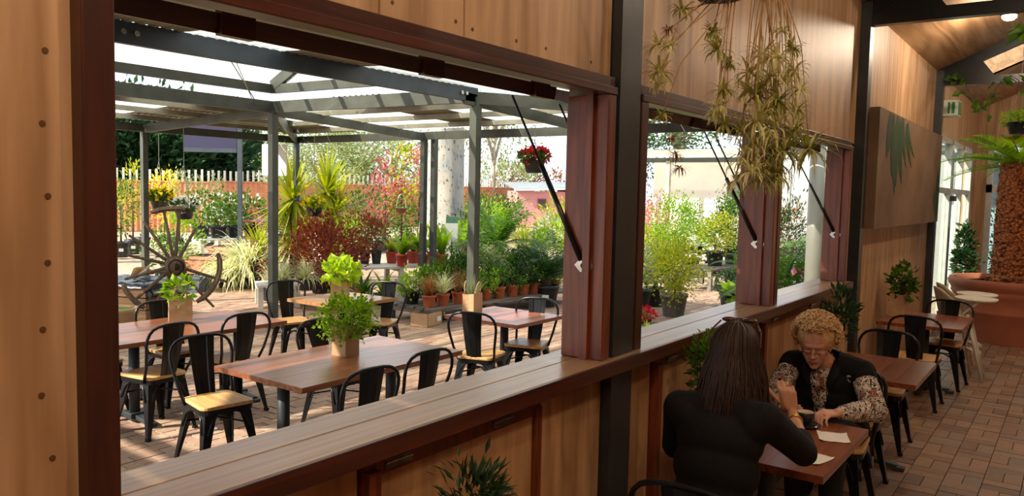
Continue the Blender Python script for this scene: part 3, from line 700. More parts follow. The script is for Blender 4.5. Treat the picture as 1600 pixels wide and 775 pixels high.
# ------------------------------------------------------------------ chairs and tables
M_seat = wood('pale_seat_timber', '#b07c42', '#d8ad70', 0, 2.5, 12, .4, .1, .06)
M_cast = plain('charcoal_column', '#33393c', .45, .2, .12, 10)
M_kraft = plain('kraft_paper', '#bd9872', .8, 0, .08, 7, .25, 9)
M_top = wood('merbau_top', '#6e3a22', '#a4643e', 0, 2.2, 12, .28, .35, .16, bump=.05)
M_topi = wood('jarrah_top', '#6b331c', '#94502c', 0, 2.2, 12, .3, .3, .14, bump=.05)
def make_chair():
    t = thing('cafe_chair', 'x', 'chair')
    K = 1.05
    S = lambda x, y, z: Vector((x*K, y*K, z*K))
    # timber seat with rounded corners, wider in front
    poly = []
    for cx, cy, r, a0 in ((.13, .13, .055, 0), (-.14, .12, .045, 90), (-.14, -.12, .045, 180), (.13, -.13, .055, 270)):
        for q in range(5):
            a = R(a0+q*22.5); poly.append(((cx+r*math.cos(a))*K, (cy+r*math.sin(a))*K))
    MB().prism(poly, .437*K, .462*K).build('seat', M_seat, t, bevel=.006)
    MB().prism([(x*.985, y*.985) for x, y in poly], .405*K, .436*K).build('seat_pan', M_black, t)
    for sx in (1, -1):
        for sy in (1, -1):
            top = S(sx*.155, sy*.155, .43); bot = S(sx*(.215 if sx > 0 else .225), sy*.212, 0)
            vs = []
            for f, w in ((0, .085), (.35, .062), (1, .026)):
                c = top.lerp(bot, f); w *= K
                # L-shaped pressed-metal section, open to the inside
                for dx, dy in ((0, 0), (-w, 0), (-w, -.006), (-.008, -.008), (-.006, -w), (0, -w)): vs.append(c+Vector((dx*sx, dy*sy, 0)))
            fs = []
            for i in (0, 6):
                for j in range(6): fs.append((i+j, i+(j+1) % 6, i+6+(j+1) % 6, i+6+j))
            fs += [(0, 1, 2, 3, 4, 5), (12, 13, 14, 15, 16, 17)]
            lg = MB().add(vs, fs).build('leg', M_black, t)
            MB().box(bot+Vector((-.012*sx, -.012*sy, .012)), (.034, .034, .024)).build('foot_cap', M_black, lg)
    for a, b in (((.15, .15), (.15, -.15)), ((-.15, .15), (-.15, -.15)), ((.15, .15), (-.15, .15)), ((.15, -.15), (-.15, -.15))):
        pts = []
        for q in range(9):
            f = q/8; x = a[0]+(b[0]-a[0])*f; y = a[1]+(b[1]-a[1])*f; s = 4*(f-.5)**2
            ox = (.028*s if a[0] == b[0] else 0)*(1 if a[0] > 0 else -1); oy = (.028*s if a[1] == b[1] else 0)*(1 if a[1] > 0 else -1)
            pts.append(S(x+ox, y+oy, .405-.13*s*s))
        MB().tube(pts, .008*K, 6).build('arch_brace', M_black, t, True)
    MB().tube([S(.17, .17, .30), S(0, 0, .335), S(-.17, -.17, .30)], .007, 6).tube([S(.17, -.17, .30), S(0, 0, .335), S(-.17, .17, .30)], .007, 6).build('cross_brace', M_black, t, True)
    hoop = []
    half = [(.168, .42, -.12), (.19, .54, -.185), (.212, .66, -.222), (.220, .72, -.235), (.216, .765, -.241), (.200, .803, -.245), (.172, .832, -.248), (.132, .849, -.25), (.08, .857, -.25)]
    for y, z, x in [(-a, b, c) for a, b, c in half]+[(0, .859, -.25)]+half[::-1]:
        hoop.append(S(x, y, z))
    MB().tube(hoop, .0115*K, 8).build('back_hoop', M_black, t, True)
    sp = MB(); vs = []; fs = []
    for i in range(9):
        f = i/8; z = .43+.42*f; x = -.165-.085*f-.012*math.sin(PI*f); w = .064+.028*f
        for y, o in ((-w, .006), (-w*.5, -.0), (-w*.42, -.006), (w*.42, -.006), (w*.5, 0), (w, .006)): vs.append(S(x+o, y, z))
        for y, o in ((-w, .006), (-w*.5, -.0), (-w*.42, -.006), (w*.42, -.006), (w*.5, 0), (w, .006)): vs.append(S(x+o-.005, y, z))
    for i in range(8):
        for j in range(5):
            a = i*12+j; fs.append((a, a+1, a+13, a+12)); a += 6; fs.append((a, a+12, a+13, a+1))
        a = i*12; fs.append((a, a+12, a+18, a+6)); a += 5; fs.append((a, a+6, a+18, a+12))
    MB().add(vs, fs).build('back_splat', M_black, t)
    return t
_ch = make_chair(); _used = [0]
def chair(x, y, deg, label, group):
    if not _used[0]:
        _used[0] = 1; c = _ch; c.location = (x, y, 0); c.rotation_euler = (0, 0, R(deg)); tag(c, label, None, group); return c
    return dup(_ch, (x, y, 0), R(deg), label, group)
OG, IG = 'black metal cafe chairs outside', 'black metal cafe chairs inside'
CH = 'black metal chair with pale timber seat '
def chairb(px, py, deg, label):                        # placed by the top of its back
    p = G(px, py, .90); return chair(p.x+.26*math.cos(R(deg)), p.y+.26*math.sin(R(deg)), deg, label, OG)
chair(3.20, 4.90, -98, CH+'on the far side of the near outdoor table', OG)
chair(4.28, 4.84, -90, CH+'hidden behind the near table\'s fern bag', OG)
chairb(582, 576, 88, CH+'under the near outdoor table by the sill')
chairb(673, 548, 88, CH+'at the near outdoor table\'s bare end')
chairb(272, 506, 95, CH+'at the crate table, back towards the sill')
chairb(386, 490, 86, CH+'at the crate table beside the pavilion post')
chair(3.95, 6.72, -88, CH+'at the crate table behind the paper bag', OG)
chair(3.22, 6.78, -84, CH+'at the crate table, half hidden by window frame', OG)
chairb(446, 439, -108, CH+'at the square table beside the spider plant')
chairb(608, 441, 198, CH+'at the square table beside the trestle bench')
chairb(737, 489, 18, CH+'at the bare table, back towards the sill')
chairb(840, 466, -166, CH+'facing the window at the bare reddish table')
def table(name, label, x0, x1, y0, y1, mat, cols, feet, group=None, z=.75, th=.036, np_=6):
    t = thing(name, label, 'table', ((x0+x1)/2, (y0+y1)/2, 0), 0, group)
    lx, ly = x1-x0, y1-y0; pw = ly/np_
    for k in range(np_):
        MB().b2(-lx/2, lx/2, -ly/2+k*pw+.0006, -ly/2+(k+1)*pw-.0006, z-th, z).build('plank', mat, t)
    for cx, cy in cols:
        MB().tube([(cx, cy, .06), (cx, cy, z-th-.012)], .043, 16).build('column', M_cast, t, True)
        MB().box((cx, cy, z-th-.006), (.32, .32, .012)).build('top_plate', M_cast, t)
        ft = MB()
        for a in feet:
            d = Vector((math.cos(a), math.sin(a), 0)); p = Vector((cx, cy, 0))
            ft.bar(p+Vector((0, 0, .055)), p+d*.25+Vector((0, 0, .028)), .065, .035)
            ft.box(p+d*.26+Vector((0, 0, .015)), (.08, .07, .03), a)
        ft.box((cx, cy, .055), (.13, .13, .05)); ft.build('foot', M_cast, t, bevel=.006)
    return t
TG = 'timber topped cafe tables'
X4 = (0, PI/2, PI, -PI/2)
table('cafe_table', 'long reddish timber table outside the bar sill carrying the fern bag', 3.11, 4.67, 3.86, 4.80, M_top, ((-.52, .05), (.52, .05)), (PI/2, -PI/2), TG)
table('cafe_table', 'long sunlit timber table beside the wooden crate and cart wheel', 3.03, 4.62, 5.95, 6.88, M_top, ((-.45, -.05), (.55, -.05)), (PI/2, -PI/2), TG)
table('cafe_table', 'small square pale sunlit table with a lime leafy bag on it', 5.55, 6.42, 6.32, 7.15, wood('sunlit_tone_top', '#8a5a34', '#bd8a54', 0, 2.2, 12, .3, .3, .12, bump=.05), ((0, 0),), X4, TG)  # paler copy of the top timber, sunshine put into its colour
table('cafe_table', 'small reddish timber table with an upright handled paper bag on it', 5.90, 6.72, 4.22, 5.12, wood('rosy_top', '#7a4030', '#ad6a4e', 0, 2.2, 12, .35, .2, .1, bump=.05), ((0, 0),), X4, TG)
table('cafe_table', 'indoor timber table where the two women sit', 3.61, 4.53, .87, 1.66, M_topi, ((0, 0),), X4, TG)
table('cafe_table', 'empty indoor timber table behind the curly haired woman', 5.83, 6.75, .84, 1.66, M_topi, ((0, 0),), X4, TG)
table('cafe_table', 'indoor timber table next to the white high chairs', 8.69, 9.70, .88, 1.66, M_topi, ((0, 0),), X4, TG)
chair(2.98, 1.16, 2, CH+'under the dark haired woman', IG)
chair(2.28, 1.02, 10, CH+'standing behind the dark haired woman', IG)
chair(5.16, 1.18, 180, CH+'under the curly haired woman', IG)
chair(5.72, 1.22, 0, CH+'between curly haired woman and empty table', IG)
chair(6.86, 1.25, 180, CH+'beyond the empty indoor table', IG)
chair(8.45, 1.22, 0, CH+'on the high chair table\'s empty table side', IG)
chair(9.55, 1.14, 176, CH+'between table and white high chairs', IG)
# paper bags with plants
def paperbag(label, x, y, z, deg, w=.17, d=.12, h=.21, handles=True, group='brown paper bag planters', mat=None):
    t = thing('paper_bag', label, 'paper bag', (x, y, z), R(deg), group)
    g = rng_(); m = MB(); rings = 5; prof = []
    for i in range(rings):
        f = i/(rings-1)
        for cx, cy in ((-1, -1), (0, -1), (1, -1), (1, 0), (1, 1), (0, 1), (-1, 1), (-1, 0)):
            k = 1+g.uniform(-.02, .02); ins = (.10*f*(1 if cy == 0 else 0))
            prof.append(((cx*(1-ins*1.5))*w/2*k, cy*d/2*(1+g.uniform(-.03, .03)), h*f+(g.uniform(-.006, .006) if f == 1 else 0)))
    fs = [(i*8+j, i*8+(j+1) % 8, (i+1)*8+(j+1) % 8, (i+1)*8+j) for i in range(rings-1) for j in range(8)]+[tuple(range(8))[::-1]]
    o = MB().add(prof, fs).build('bag_body', mat or M_kraft, t)
    s = o.modifiers.new('thick', 'SOLIDIFY'); s.thickness = .0025
    MB().b2(-w*.43, w*.43, -d*.42, d*.42, h*.55, h*.8).build('soil', M_soil, t)
    if handles:
        for sy in (-1, 1):
            pts = [(-w*.28, sy*d*.48, h*.93)]+[(w*.28*math.cos(PI-PI*q/8), sy*d*(.48+.1*math.sin(PI*q/8)), h*1.15+.09*math.sin(PI*q/8)) for q in range(9)]+[(w*.28, sy*d*.48, h*.93)]
            MB().tube(pts, .0055, 6).build('handle', M_kraft, t, True)
    return t
def topplant(name, label, x, y, z, kind, leaf, **k):
    return potplant(name, label, (x, y, z), 'plants in paper bags', potspec=None, kind=kind, leaf=leaf, **k)
b = G(282, 500, .75); paperbag('sunlit paper bag with tall handles on the table by the crate', b.x, b.y, .75, -28, .20, .14, .20)
topplant('leafy_plant', 'light green broad leafed plant in the bag by the crate', b.x, b.y, .90, 'bush', 'bright', n=60, size=(.13, .12, .12), zc=.13, L=.09, W=.055, clumps=0)
b = G(540, 553, .75); paperbag('brown paper bag without handles on the near outdoor table', b.x, b.y, .75, 10, .165, .13, .215, False)
topplant('fern', 'bright green maidenhair fern spilling from the bag on the near outdoor table', b.x, b.y, .91, 'bush', 'bright', n=1700, size=(.18, .17, .13), zc=.12, L=.03, W=.026, clumps=50, spread=.3)
b = G(531, 468, .75); paperbag('square sunlit paper bag on the small square table', b.x, b.y, .75, 40, .18, .18, .22, False)
topplant('lettuce_plant', 'lime green frilly leafed plant in the bag on the small square table', b.x, b.y, .94, 'bush', 'lime', n=140, size=(.17, .17, .13), zc=.12, L=.11, W=.09, clumps=0, cup=.4)
b = G(738, 488, .75); paperbag('handled paper bag on the bare reddish table', b.x, b.y, .75, 12, .20, .13, .20)
topplant('herb_plant', 'wispy rosemary like plant in the handled bag', b.x, b.y, .88, 'blades', 'olive', n=60, L=.26, W=.008, el=(50, 88), droop=.3)
# ------------------------------------------------------------------ yard beyond the pavilion: fence, trees, buildings
def hpt(px, D, z=0):
    """ground point seen at photo column px, D metres deep"""
    d = ray(px, 300); d = Vector((d.x, d.y, 0)); q = d*(D/ray(px, 300).dot(CF)); return Vector((q.x, q.y, z))
M_fence = plain('terracotta_sheet', '#c98258', .6, 0, .1, 2); M_picket = plain('bleached_picket', '#c9c4b8', .7, 0, .12, 5)
fe = thing('fence', 'orange ribbed sheet fence with pale pickets along its top', 'fence')
FP = [hpt(-60, 32), hpt(330, 33.5), hpt(640, 41), hpt(830, 52)]
npk = 0
for k in range(3):
    a, b = FP[k], FP[k+1]; L = (b-a).length; ns = max(2, int(L/2.35)); t = (b-a).normalized(); nn = Vector((-t.y, t.x, 0)); nn = nn if nn.dot(CPOS-a) > 0 else -nn
    for s_ in range(ns):
        p, q = a.lerp(b, s_/ns), a.lerp(b, (s_+1)/ns); vs = []; fs = []; m = 44
        for i in range(m+1):
            o = nn*(.05 if (i % 4) in (1, 2) else 0); c = p.lerp(q, i/m)+o; vs += [c, c+Vector((0, 0, 2.12+.05*k))]
        MB().add(vs, [(2*i, 2*i+2, 2*i+3, 2*i+1) for i in range(m)]).build('fence_sheet', M_fence, fe)
        MB().bar(p+nn*.03+Vector((0, 0, 2.12+.05*k)), q+nn*.03+Vector((0, 0, 2.12+.05*k)), .09, .05).build('cap_rail', M_fence, fe)
    n = int(L/.26)
    for i in range(n):
        if npk < 300:
            npk += 1; c = a.lerp(b, (i+.5)/n)-nn*.12; h = 2.62+.05*k+random.uniform(-.05, .05)
            MB().b2(-.045, .045, -.012, .012, 1.9, h).build('picket', M_picket, fe, loc=c).rotation_euler = (0, 0, math.atan2(t.y, t.x))
# ---- trees
M_gum = None
def gumbark():
    m, n, l, p = newmat('gum_bark'); tc = n.new('ShaderNodeTexCoord'); mp = n.new('ShaderNodeMapping'); mp.inputs['Scale'].default_value = (2.2, 2.2, .8); l.new(tc.outputs['Object'], mp.inputs[0])
    t = n.new('ShaderNodeTexNoise'); t.inputs['Scale'].default_value = 1.6; t.inputs['Detail'].default_value = 5; t.inputs['Distortion'].default_value = .8; l.new(mp.outputs[0], t.inputs['Vector'])
    rp = ramp(n, [(.3, '#70747a'), (.42, '#93948f'), (.5, '#989386'), (.7, '#a8a294')]); l.new(t.outputs['Fac'], rp.inputs[0])
    t2 = n.new('ShaderNodeTexNoise'); t2.inputs['Scale'].default_value = 9; l.new(mp.outputs[0], t2.inputs['Vector'])
    r2 = ramp(n, [(.60, '#ffffff'), (.68, '#7c6a58')]); l.new(t2.outputs['Fac'], r2.inputs[0])
    mx = n.new('ShaderNodeMix'); mx.data_type = 'RGBA'; mx.blend_type = 'MULTIPLY'; mx.inputs[0].default_value = 1; l.new(rp.outputs[0], mx.inputs[6]); l.new(r2.outputs[0], mx.inputs[7])
    l.new(mx.outputs[2], p.inputs['Base Color']); p.inputs['Roughness'].default_value = .8; return m
M_gum = gumbark()
M_palebark = plain('pale_branch_bark', '#b8ac98', .8, 0, .2, 6)
gt = hpt(692, 22.5)
t = thing('gum_tree', 'huge white barked gum trunk rising behind the bench plants', 'tree', gt)
prof = [(.80, 0), (.70, .5), (.62, 1.5), (.565, 3), (.53, 5), (.5, 8), (.4, 11)]
m = MB(); n_ = 28; vs = []; fs = []
g = np.random.default_rng(5)
for i in range(40):
    z = 11*i/39; r_ = np.interp(z, [p[1] for p in prof], [p[0] for p in prof])
    for j in range(n_):
        a = 2*PI*j/n_; rr = r_*(1+.035*math.sin(3*a+z*.6)+.02*math.sin(7*a-z*1.3)); vs.append((rr*math.cos(a)+.06*math.sin(z*.5), rr*math.sin(a), z))
fs = [(i*n_+j, i*n_+(j+1) % n_, (i+1)*n_+(j+1) % n_, (i+1)*n_+j) for i in range(39) for j in range(n_)]
MB().add(vs, fs).build('trunk', M_gum, t, True)
lf = []; br = MB()
for k in range(7):
    a = g.uniform(0, 6.28); e = Vector((math.cos(a)*g.uniform(2.5, 4.5), math.sin(a)*g.uniform(2.5, 4.5), g.uniform(10, 13)))
    br.tube([(0, 0, 8.5+.3*k), e*.5+Vector((0, 0, 4.6)), e], [.22, .14, .06], 8); lf.append(bush_geo(g, 500, (1.6, 1.6, 1.0), tuple(e), .16, .04, 20, up=-.4))
br.build('branch', M_gum, t, True); foliage('foliage', cat(*lf), LM['gum'], t)
def tree(name, label, px, D, h, crown, leaf, n, L, W, trunk=.12, clumps=30, zc=None, group='trees beyond the fence', bark=None, forks=5, z0=0, spread=.24, **kw):
    p = hpt(px, D, z0); t = thing(name, label, 'tree', p, 0, group); g = rng_(); zc = zc or h-crown[2]
    m = MB().tube([(0, 0, 0), (.05, .03, zc*.5), (0, 0, zc)], [trunk, trunk*.75, trunk*.5], 8)
    m.build('trunk', bark or M_bark, t, True)
    b = MB()
    for k in range(forks):
        a = g.uniform(0, 6.28); e = (crown[0]*.75*math.cos(a), crown[1]*.75*math.sin(a), zc+crown[2]*g.uniform(.1, .75))
        b.tube([(0, 0, zc*g.uniform(.55, .9)), (e[0]*.5, e[1]*.5, (zc+e[2])/2), e], [trunk*.55, trunk*.35, trunk*.12], 6)
    b.build('branch', bark or M_bark, t, True)
    foliage('foliage', bush_geo(g, n, crown, (0, 0, zc), L, W, clumps, spread=spread, **kw), LM[leaf], t); return t
TB = 'trees beyond the fence'
tree('conifer_tree', 'dense dark green conifer rising over the fence near the purple sign', 190, 40, 6.6, (4.8, 4.2, 3.2), 'pine', 14000, .5, .22, .3, 130, zc=3.4, shell=.3, spread=.16)
tree('conifer_tree', 'dense dark green conifer rising over the fence, partly behind purple sign', 300, 42, 6.0, (3.1, 3.1, 2.9), 'pine', 8000, .5, .22, .28, 90, zc=3.1, shell=.3, spread=.16)
gx = ((392, 60, 5.6, 2.0), (440, 58, 6.6, 3.2), (505, 52, 6.6, 3.6), (560, 54, 7.0, 3.8), (612, 50, 6.6, 3.2))
gl = ('thin', 'rounded', 'pale', 'tall', 'spreading')
for k, (px, D, h, r) in enumerate(gx):
    tree('eucalypt_tree', gl[k]+' grey green eucalypt standing behind the fence pickets', px, D, h, (r, r, h*.36), 'gum', 3600 if k else 1500, .30, .11, .2, 60, bark=M_palebark, up=-.3, shell=.35, zc=h*.58, spread=.2, forks=9)
tree('eucalypt_tree', 'airy eucalypt with pale forked limbs behind the pavilion post', 770, 48, 9, (3.0, 3.0, 2.6), 'gum', 1500, .28, .10, .18, 26, bark=M_palebark, up=-.3, zc=6.4, forks=9)
tree('eucalypt_tree', 'low distant round tree beside the pink shed', 790, 75, 4.6, (3.0, 3.0, 1.6), 'olive', 900, .4, .2, .2, 30)
tree('eucalypt_tree', 'distant rounded tree seen over the pink shed', 828, 80, 4.8, (3.4, 3.4, 1.7), 'rust', 900, .4, .2, .2, 30)
tree('eucalypt_tree', 'dark leafy tree behind the verandah building', 1000, 52, 9.5, (3.2, 3.2, 3.2), 'dark', 2600, .32, .14, .25, 40, zc=6.2)
tree('eucalypt_tree', 'sparse tree reaching over the verandah roof', 1060, 55, 9.4, (3.2, 3.2, 2.4), 'green', 1500, .32, .14, .25, 24, zc=7.2, bark=M_palebark, forks=9)
# ---- pink shed and verandah building
M_pink = plain('pink_render', '#c98a86', .8, 0, .06, 3); M_roof = plain('grey_roof_sheet', '#8f9496', .45, .3, .1, 2); M_bw = plain('white_render', '#e6e2d8', .8, 0, .04, 2)
o = hpt(838, 46); sh = thing('shed', 'low pink shed with grey roof at the end of the fence', 'shed', o, math.atan2(CR.y, CR.x)+.25)
MB().b2(-1.45, 1.6, -1.2, 1.2, 0, 2.05).build('wall', M_pink, sh)
MB().b2(1.6, 2.6, -1.5, 1.0, 0, 2.35).build('wall', plain('salmon_render', '#c07a5e', .8, 0, .06, 3), sh)
MB().bar((-1.7, -1.45, 2.1), (2.9, -1.45, 2.28), .12, .10).build('fascia', M_white, sh)
MB().add([(-1.7, -1.5, 2.12), (2.9, -1.5, 2.3), (2.9, 1.4, 2.62), (-1.7, 1.4, 2.5), (-1.7, -1.5, 2.17), (2.9, -1.5, 2.35), (2.9, 1.4, 2.67), (-1.7, 1.4, 2.55)], [(0, 1, 2, 3), (7, 6, 5, 4), (0, 4, 5, 1), (1, 5, 6, 2), (2, 6, 7, 3), (3, 7, 4, 0)]).build('roof', M_roof, sh)
wf = MB().b2(-.25, .25, -1.26, -1.2, 1.05, 1.62).build('window', plain('maroon_frame', '#7a2f38', .6), sh)
MB().b2(-.17, .17, -1.28, -1.26, 1.12, 1.55).build('pane', plain('dim_pane', '#3a3030', .2), wf)
o = hpt(1100, 23); vb = thing('verandah_building', 'white walled building with a grey verandah behind the potted shrubs', 'building', o, YAW-PI/2-.62)
MB().b2(-2.2, 7, 1.2, 1.4, 0, 3.1).build('wall', M_bw, vb)
for x in (-2.6, -1.15, 1.2, 3.6, 6): MB().b2(x-.06, x+.06, -.06, .06, 0, 3.02).build('post', M_palebark if x < 0 else M_grey, vb)
MB().bar((-3.0, 0, 3.05), (7, 0, 3.05), .08, .14).build('beam', M_grey, vb)
MB().add([(-3.1, -.3, 3.12), (7, -.3, 3.12), (7, 1.6, 3.42), (-3.1, 1.6, 3.42), (-3.1, -.3, 3.17), (7, -.3, 3.17), (7, 1.6, 3.47), (-3.1, 1.6, 3.47)], [(0, 1, 2, 3), (7, 6, 5, 4), (0, 4, 5, 1), (1, 5, 6, 2), (2, 6, 7, 3), (3, 7, 4, 0)]).build('roof', M_opal, vb)  # opal in place of an opaque roof, added so sun reaches the wall
MB().b2(.3, 1.25, 1.1, 1.2, 0, 2.4).build('door', plain('olive_door', '#8b8a78', .6), vb)
wn = MB().b2(1.9, 3.3, 1.1, 1.2, .9, 2.3).build('window', M_grey, vb); MB().b2(2.0, 3.2, 1.07, 1.1, 1.0, 2.2).build('pane', plain('pale_pane', '#a8b4b4', .15), wn)
cw = hpt(1232, 17.5); cl = thing('shade_house', 'pale ribbed clad wall behind the palm and conifer', 'building', cw, YAW-PI/2-.45)
for k in range(9):
    MB().b2(-.9+k*.45, -.46+k*.45, 0, .04, 0, 3.0).b2(-.9+k*.45, -.86+k*.45, -.025, 0, 0, 3.0).build('cladding_strip', plain('pale_cladding', '#a9aaa6', .5, .2, .06, 3), cl)
MB().b2(-1.0, 3.2, -.06, .12, 3.0, 3.15).build('fascia', M_grey, cl)
# ---- purple banner on its post, white hanging sign
M_navy = plain('purple_banner', '#1e1b40', .6, 0, .06, 2)
p = hpt(375, 15.8); sg = thing('banner_sign', 'purple banner board held out from a dark steel pole', 'sign', p, math.atan2(CR.y, CR.x))
MB().b2(-.04, .04, -.04, .04, 0, 3.35).build('pole', M_bluegrey, sg)
MB().b2(-1.12, -.06, -.02, .02, 2.74, 3.25).build('board', M_navy, sg); MB().b2(-1.12, -.06, -.025, .025, 2.66, 2.74).build('lower_rail', M_bluegrey, sg)
g_ = MB()
for k, dx in enumerate((-.34, -.30, -.26, -.22)): g_.b2(dx, dx+.03, -.0225, -.02, 2.98, 3.03+.02*(k % 2))
g_.build('red_lettering', plain('red_print', '#b8505a', .6), sg)
p = hpt(429, 15.0); ws = thing('hanging_sign', 'blank white rounded board hanging under the pavilion eave', 'sign', p, math.atan2(CR.y, CR.x))
MB().b2(-.24, .24, -.015, .015, 2.2, 2.80).build('board', plain('sign_white', '#f4f3ee', .6, 0, .02), ws, bevel=.06); MB().tube([(-.2, 0, 2.79), (-.2, 0, 2.90)], .006, 6).tube([(.2, 0, 2.79), (.2, 0, 2.90)], .006, 6).build('hanger', M_wire, ws)
# ---- benches
M_timber = wood('weathered_timber', '#4a443c', '#7a7268', 0, 2, 14, .8, 0, .2); M_trestle = plain('white_trestle', '#d8d4c8', .6, 0, .1, 8)
def bench(name, label, p, q, depth, h, mat, slats=4, legs=3, shelf=None, group='plant display benches'):
    p, q = Vector(p), Vector(q); t = (q-p); L = t.length; t = thing(name, label, 'bench', (p+q)/2, math.atan2(t.y, t.x), group)
    for k in range(slats):
        y = -depth/2+(k+.5)*depth/slats; MB().b2(-L/2, L/2, y-depth/slats*.42, y+depth/slats*.42, h-.035, h).build('slat', mat, t)
        if shelf: MB().b2(-L/2, L/2, y-depth/slats*.42, y+depth/slats*.42, shelf-.03, shelf).build('shelf_slat', mat, t)
    for k in range(legs):
        x = -L/2+.05+(L-.1)*k/(legs-1)
        for sy in (-1, 1): MB().b2(x-.04, x+.04, sy*(depth/2-.04)-.04, sy*(depth/2-.04)+.04, 0, h-.035).build('leg', mat, t)
        MB().b2(x-.03, x+.03, -depth/2, depth/2, h-.10, h-.036).build('bearer', mat, t)
    return t
BA, BB = G(640, 503), G(868, 468)
bench('plant_bench', 'low grey timber bench carrying the row of small terracotta pots', BA, BB, 1.0, .24, M_timber, 5, 4)
TA, TB_ = G(535, 470), G(690, 462)
bench('trestle_bench', 'white trestle bench carrying the red pots of strappy crotons', TA, TB_, .8, .62, M_trestle, 4, 3)
SA, SB = G(300, 418), G(405, 412)
bench('plant_bench', 'pale shelf bench with white flowering shrubs by the fence', SA, SB, .9, .7, M_trestle, 4, 3)
RA, RB = G(985, 432), G(1075, 424)
bench('plant_bench', 'dark nursery bench holding trays of small seedlings', RA, RB, 1.4, .6, M_timber, 5, 3)
QA, QB = G(1080, 452), G(1160, 440)
bench('plant_bench', 'low timber stand under the round headed shrubs', QA, QB, .9, .45, M_timber, 4, 3)
LA, LB = G(400, 478), G(520, 474)
bench('plant_bench', 'low pale stand with the spider plants beside the pavilion post', LA, LB, .7, .38, M_trestle, 4, 3)
# ------------------------------------------------------------------ plants and garden goods in the yard
def PP(name, label, px, py, z=0.0, **k):
    p = G(px, py, z); k.setdefault('group', 'potted nursery plants'); return potplant(name, label, (p.x, p.y, z), **k)
def at(px, D, z=0): return hpt(px, D, z)
def PD(name, label, px, D, z=0.0, **k):
    p = hpt(px, D, z); k.setdefault('group', 'potted nursery plants'); return potplant(name, label, tuple(p), **k)
# young trees by the fence
for lab, px, D, h, r, leaf, n in (
  ('yellow crowned young tree in a black pot by the fence', 207, 22, 2.5, .35, 'yell', 420), ('leafy young tree in a black pot against the fence', 166, 20, 1.75, .45, 'green', 420),
  ('drooping green young tree in a black pot beside the yellow tree', 188, 21, 2.1, .42, 'green', 450), ('bright yellow topped sapling behind the hanging baskets', 256, 24, 2.5, .36, 'ylw', 330),
  ('rusty leafed sapling in front of the fence', 222, 23, 1.9, .4, 'rust', 260), ('grey green olive sapling behind the white flower basket', 280, 23, 2.4, .36, 'olive', 380), ('tall olive sapling with thin leaves by the shelf', 325, 25, 2.3, .42, 'olive', 420)):
    PD('potted_tree', lab, px, D, group='saplings by the fence', potspec=(.22, .42, M_pot), kind='bush', leaf=leaf, n=n, size=(r, r, h*.34), zc=h*.66, L=.12, W=.05, clumps=22, stem=.025, tagged=True)
PD('shrub', 'glossy green shrub beside the cart wheel post', 256, 15.5, potspec=(.2, .3, M_pot), leaf='green', n=500, size=(.4, .4, .4), L=.08, W=.04)
PD('shrub', 'leafy shrub behind the cart wheel hub', 285, 17.5, potspec=(.2, .3, M_pot), leaf='bright', n=500, size=(.45, .45, .5), L=.09, W=.045)
for k, (px, lab) in enumerate(((306, 'terracotta trough'), (335, 'shelf middle'), (352, 'shelf end'), (372, 'purple sign pole'))):
    p = G(px, 418); q = SA.lerp(SB, (k+.5)/4)
    potplant('flowering_shrub', 'white flowering shrub on the shelf bench, by the '+lab, (q.x, q.y, .7), 'white flowering shrubs', potspec=(.2, .3, M_pot), leaf='green', n=420, size=(.36, .36, .42), L=.10, W=.05, flower=('white', 50, .08))
# shrubs in a row along the fence and mid rows
rows = [(570, 27, .9, 'dark', 'dark glossy shrub by the fence near the yucca'), (592, 25, 1.0, 'green', 'broad green shrub by the fence under the pink maple'), (640, 30, .8, 'green', 'green shrub by the fence beside the double posts'), (745, 34, .9, 'green', 'clipped green shrub beyond the gum trunk'), (775, 36, .9, 'dark', 'dark green shrub near the pink shed'), (760, 30, .8, 'bright', 'bright shrub between gum trunk and cycad'), (800, 38, .8, 'green', 'green shrub in front of the pink shed wall'), (880, 28, .8, 'yell', 'yellow green shrub beside the window jamb'),
 (352, 28, .6, 'green', 'green shrub under the purple banner'), (440, 27, .6, 'dark', 'dark shrub behind the yucca leaves'), (745, 22, .7, 'green', 'leafy shrub right of the gum trunk'), (545, 20, .5, 'bright', 'bright shrub behind the red leafed bush')]
for px, D, r, leaf, lab in rows:
    PD('shrub', lab, px, D, group='shrubs along the fence', potspec=(.25, .3, M_pot), leaf=leaf, n=900, size=(r, r, r*.85), L=.14, W=.07, clumps=30)
def mtree(lab, px, D, h, r, leaf, n=900, **k):
    PD('maple_tree', lab, px, D, group='red leafed trees', potspec=(.28, .4, M_pot), leaf=leaf, n=n, size=(r, r, h*.36), zc=h*.62, L=.13, W=.08, clumps=34, stem=.035, **k)
mtree('pink leafed maple in front of the fence', 602, 25, 3.0, .5, 'pink', 520); mtree('crimson maple between double posts and gum trunk', 655, 26, 3.6, .36, 'pink', 420); mtree('yellow green slender tree beside the pink maple', 628, 25, 3.6, .45, 'yell', 500)
# yuccas
def yucca(lab, px, D, heads, L, W, n, drop=(-35, 85)):
    t = thing('yucca', lab, 'plant', hpt(px, D), 0, 'yuccas'); g = rng_(); tr = MB(); ge = []
    pot(t, .3, .4, M_pot)
    for dx, dy, z in heads:
        tr.tube([(0, 0, .3), (dx*.6, dy*.6, z*.6), (dx, dy, z)], [.07, .06, .05], 8); ge.append(blade_geo(g, n, (dx, dy, z), L, W, el=drop, droop=.5, stiff=1, taper=.8))
    tr.build('trunk', M_bark, t, True); foliage('foliage', cat(*ge), LM['yell'] if D < 17 else LM['bright'], t)
yucca('tall yucca with bright hanging strap leaves behind the pavilion corner post', 458, 15.5, ((0, 0, 1.75), (.15, .1, 1.05)), 1.02, .062, 170, (-75, 85))
yucca('spiky yucca head behind the red leafed bush', 511, 16.5, ((0, 0, 1.9), (.1, -.1, 1.45)), .95, .058, 120, (-35, 85))
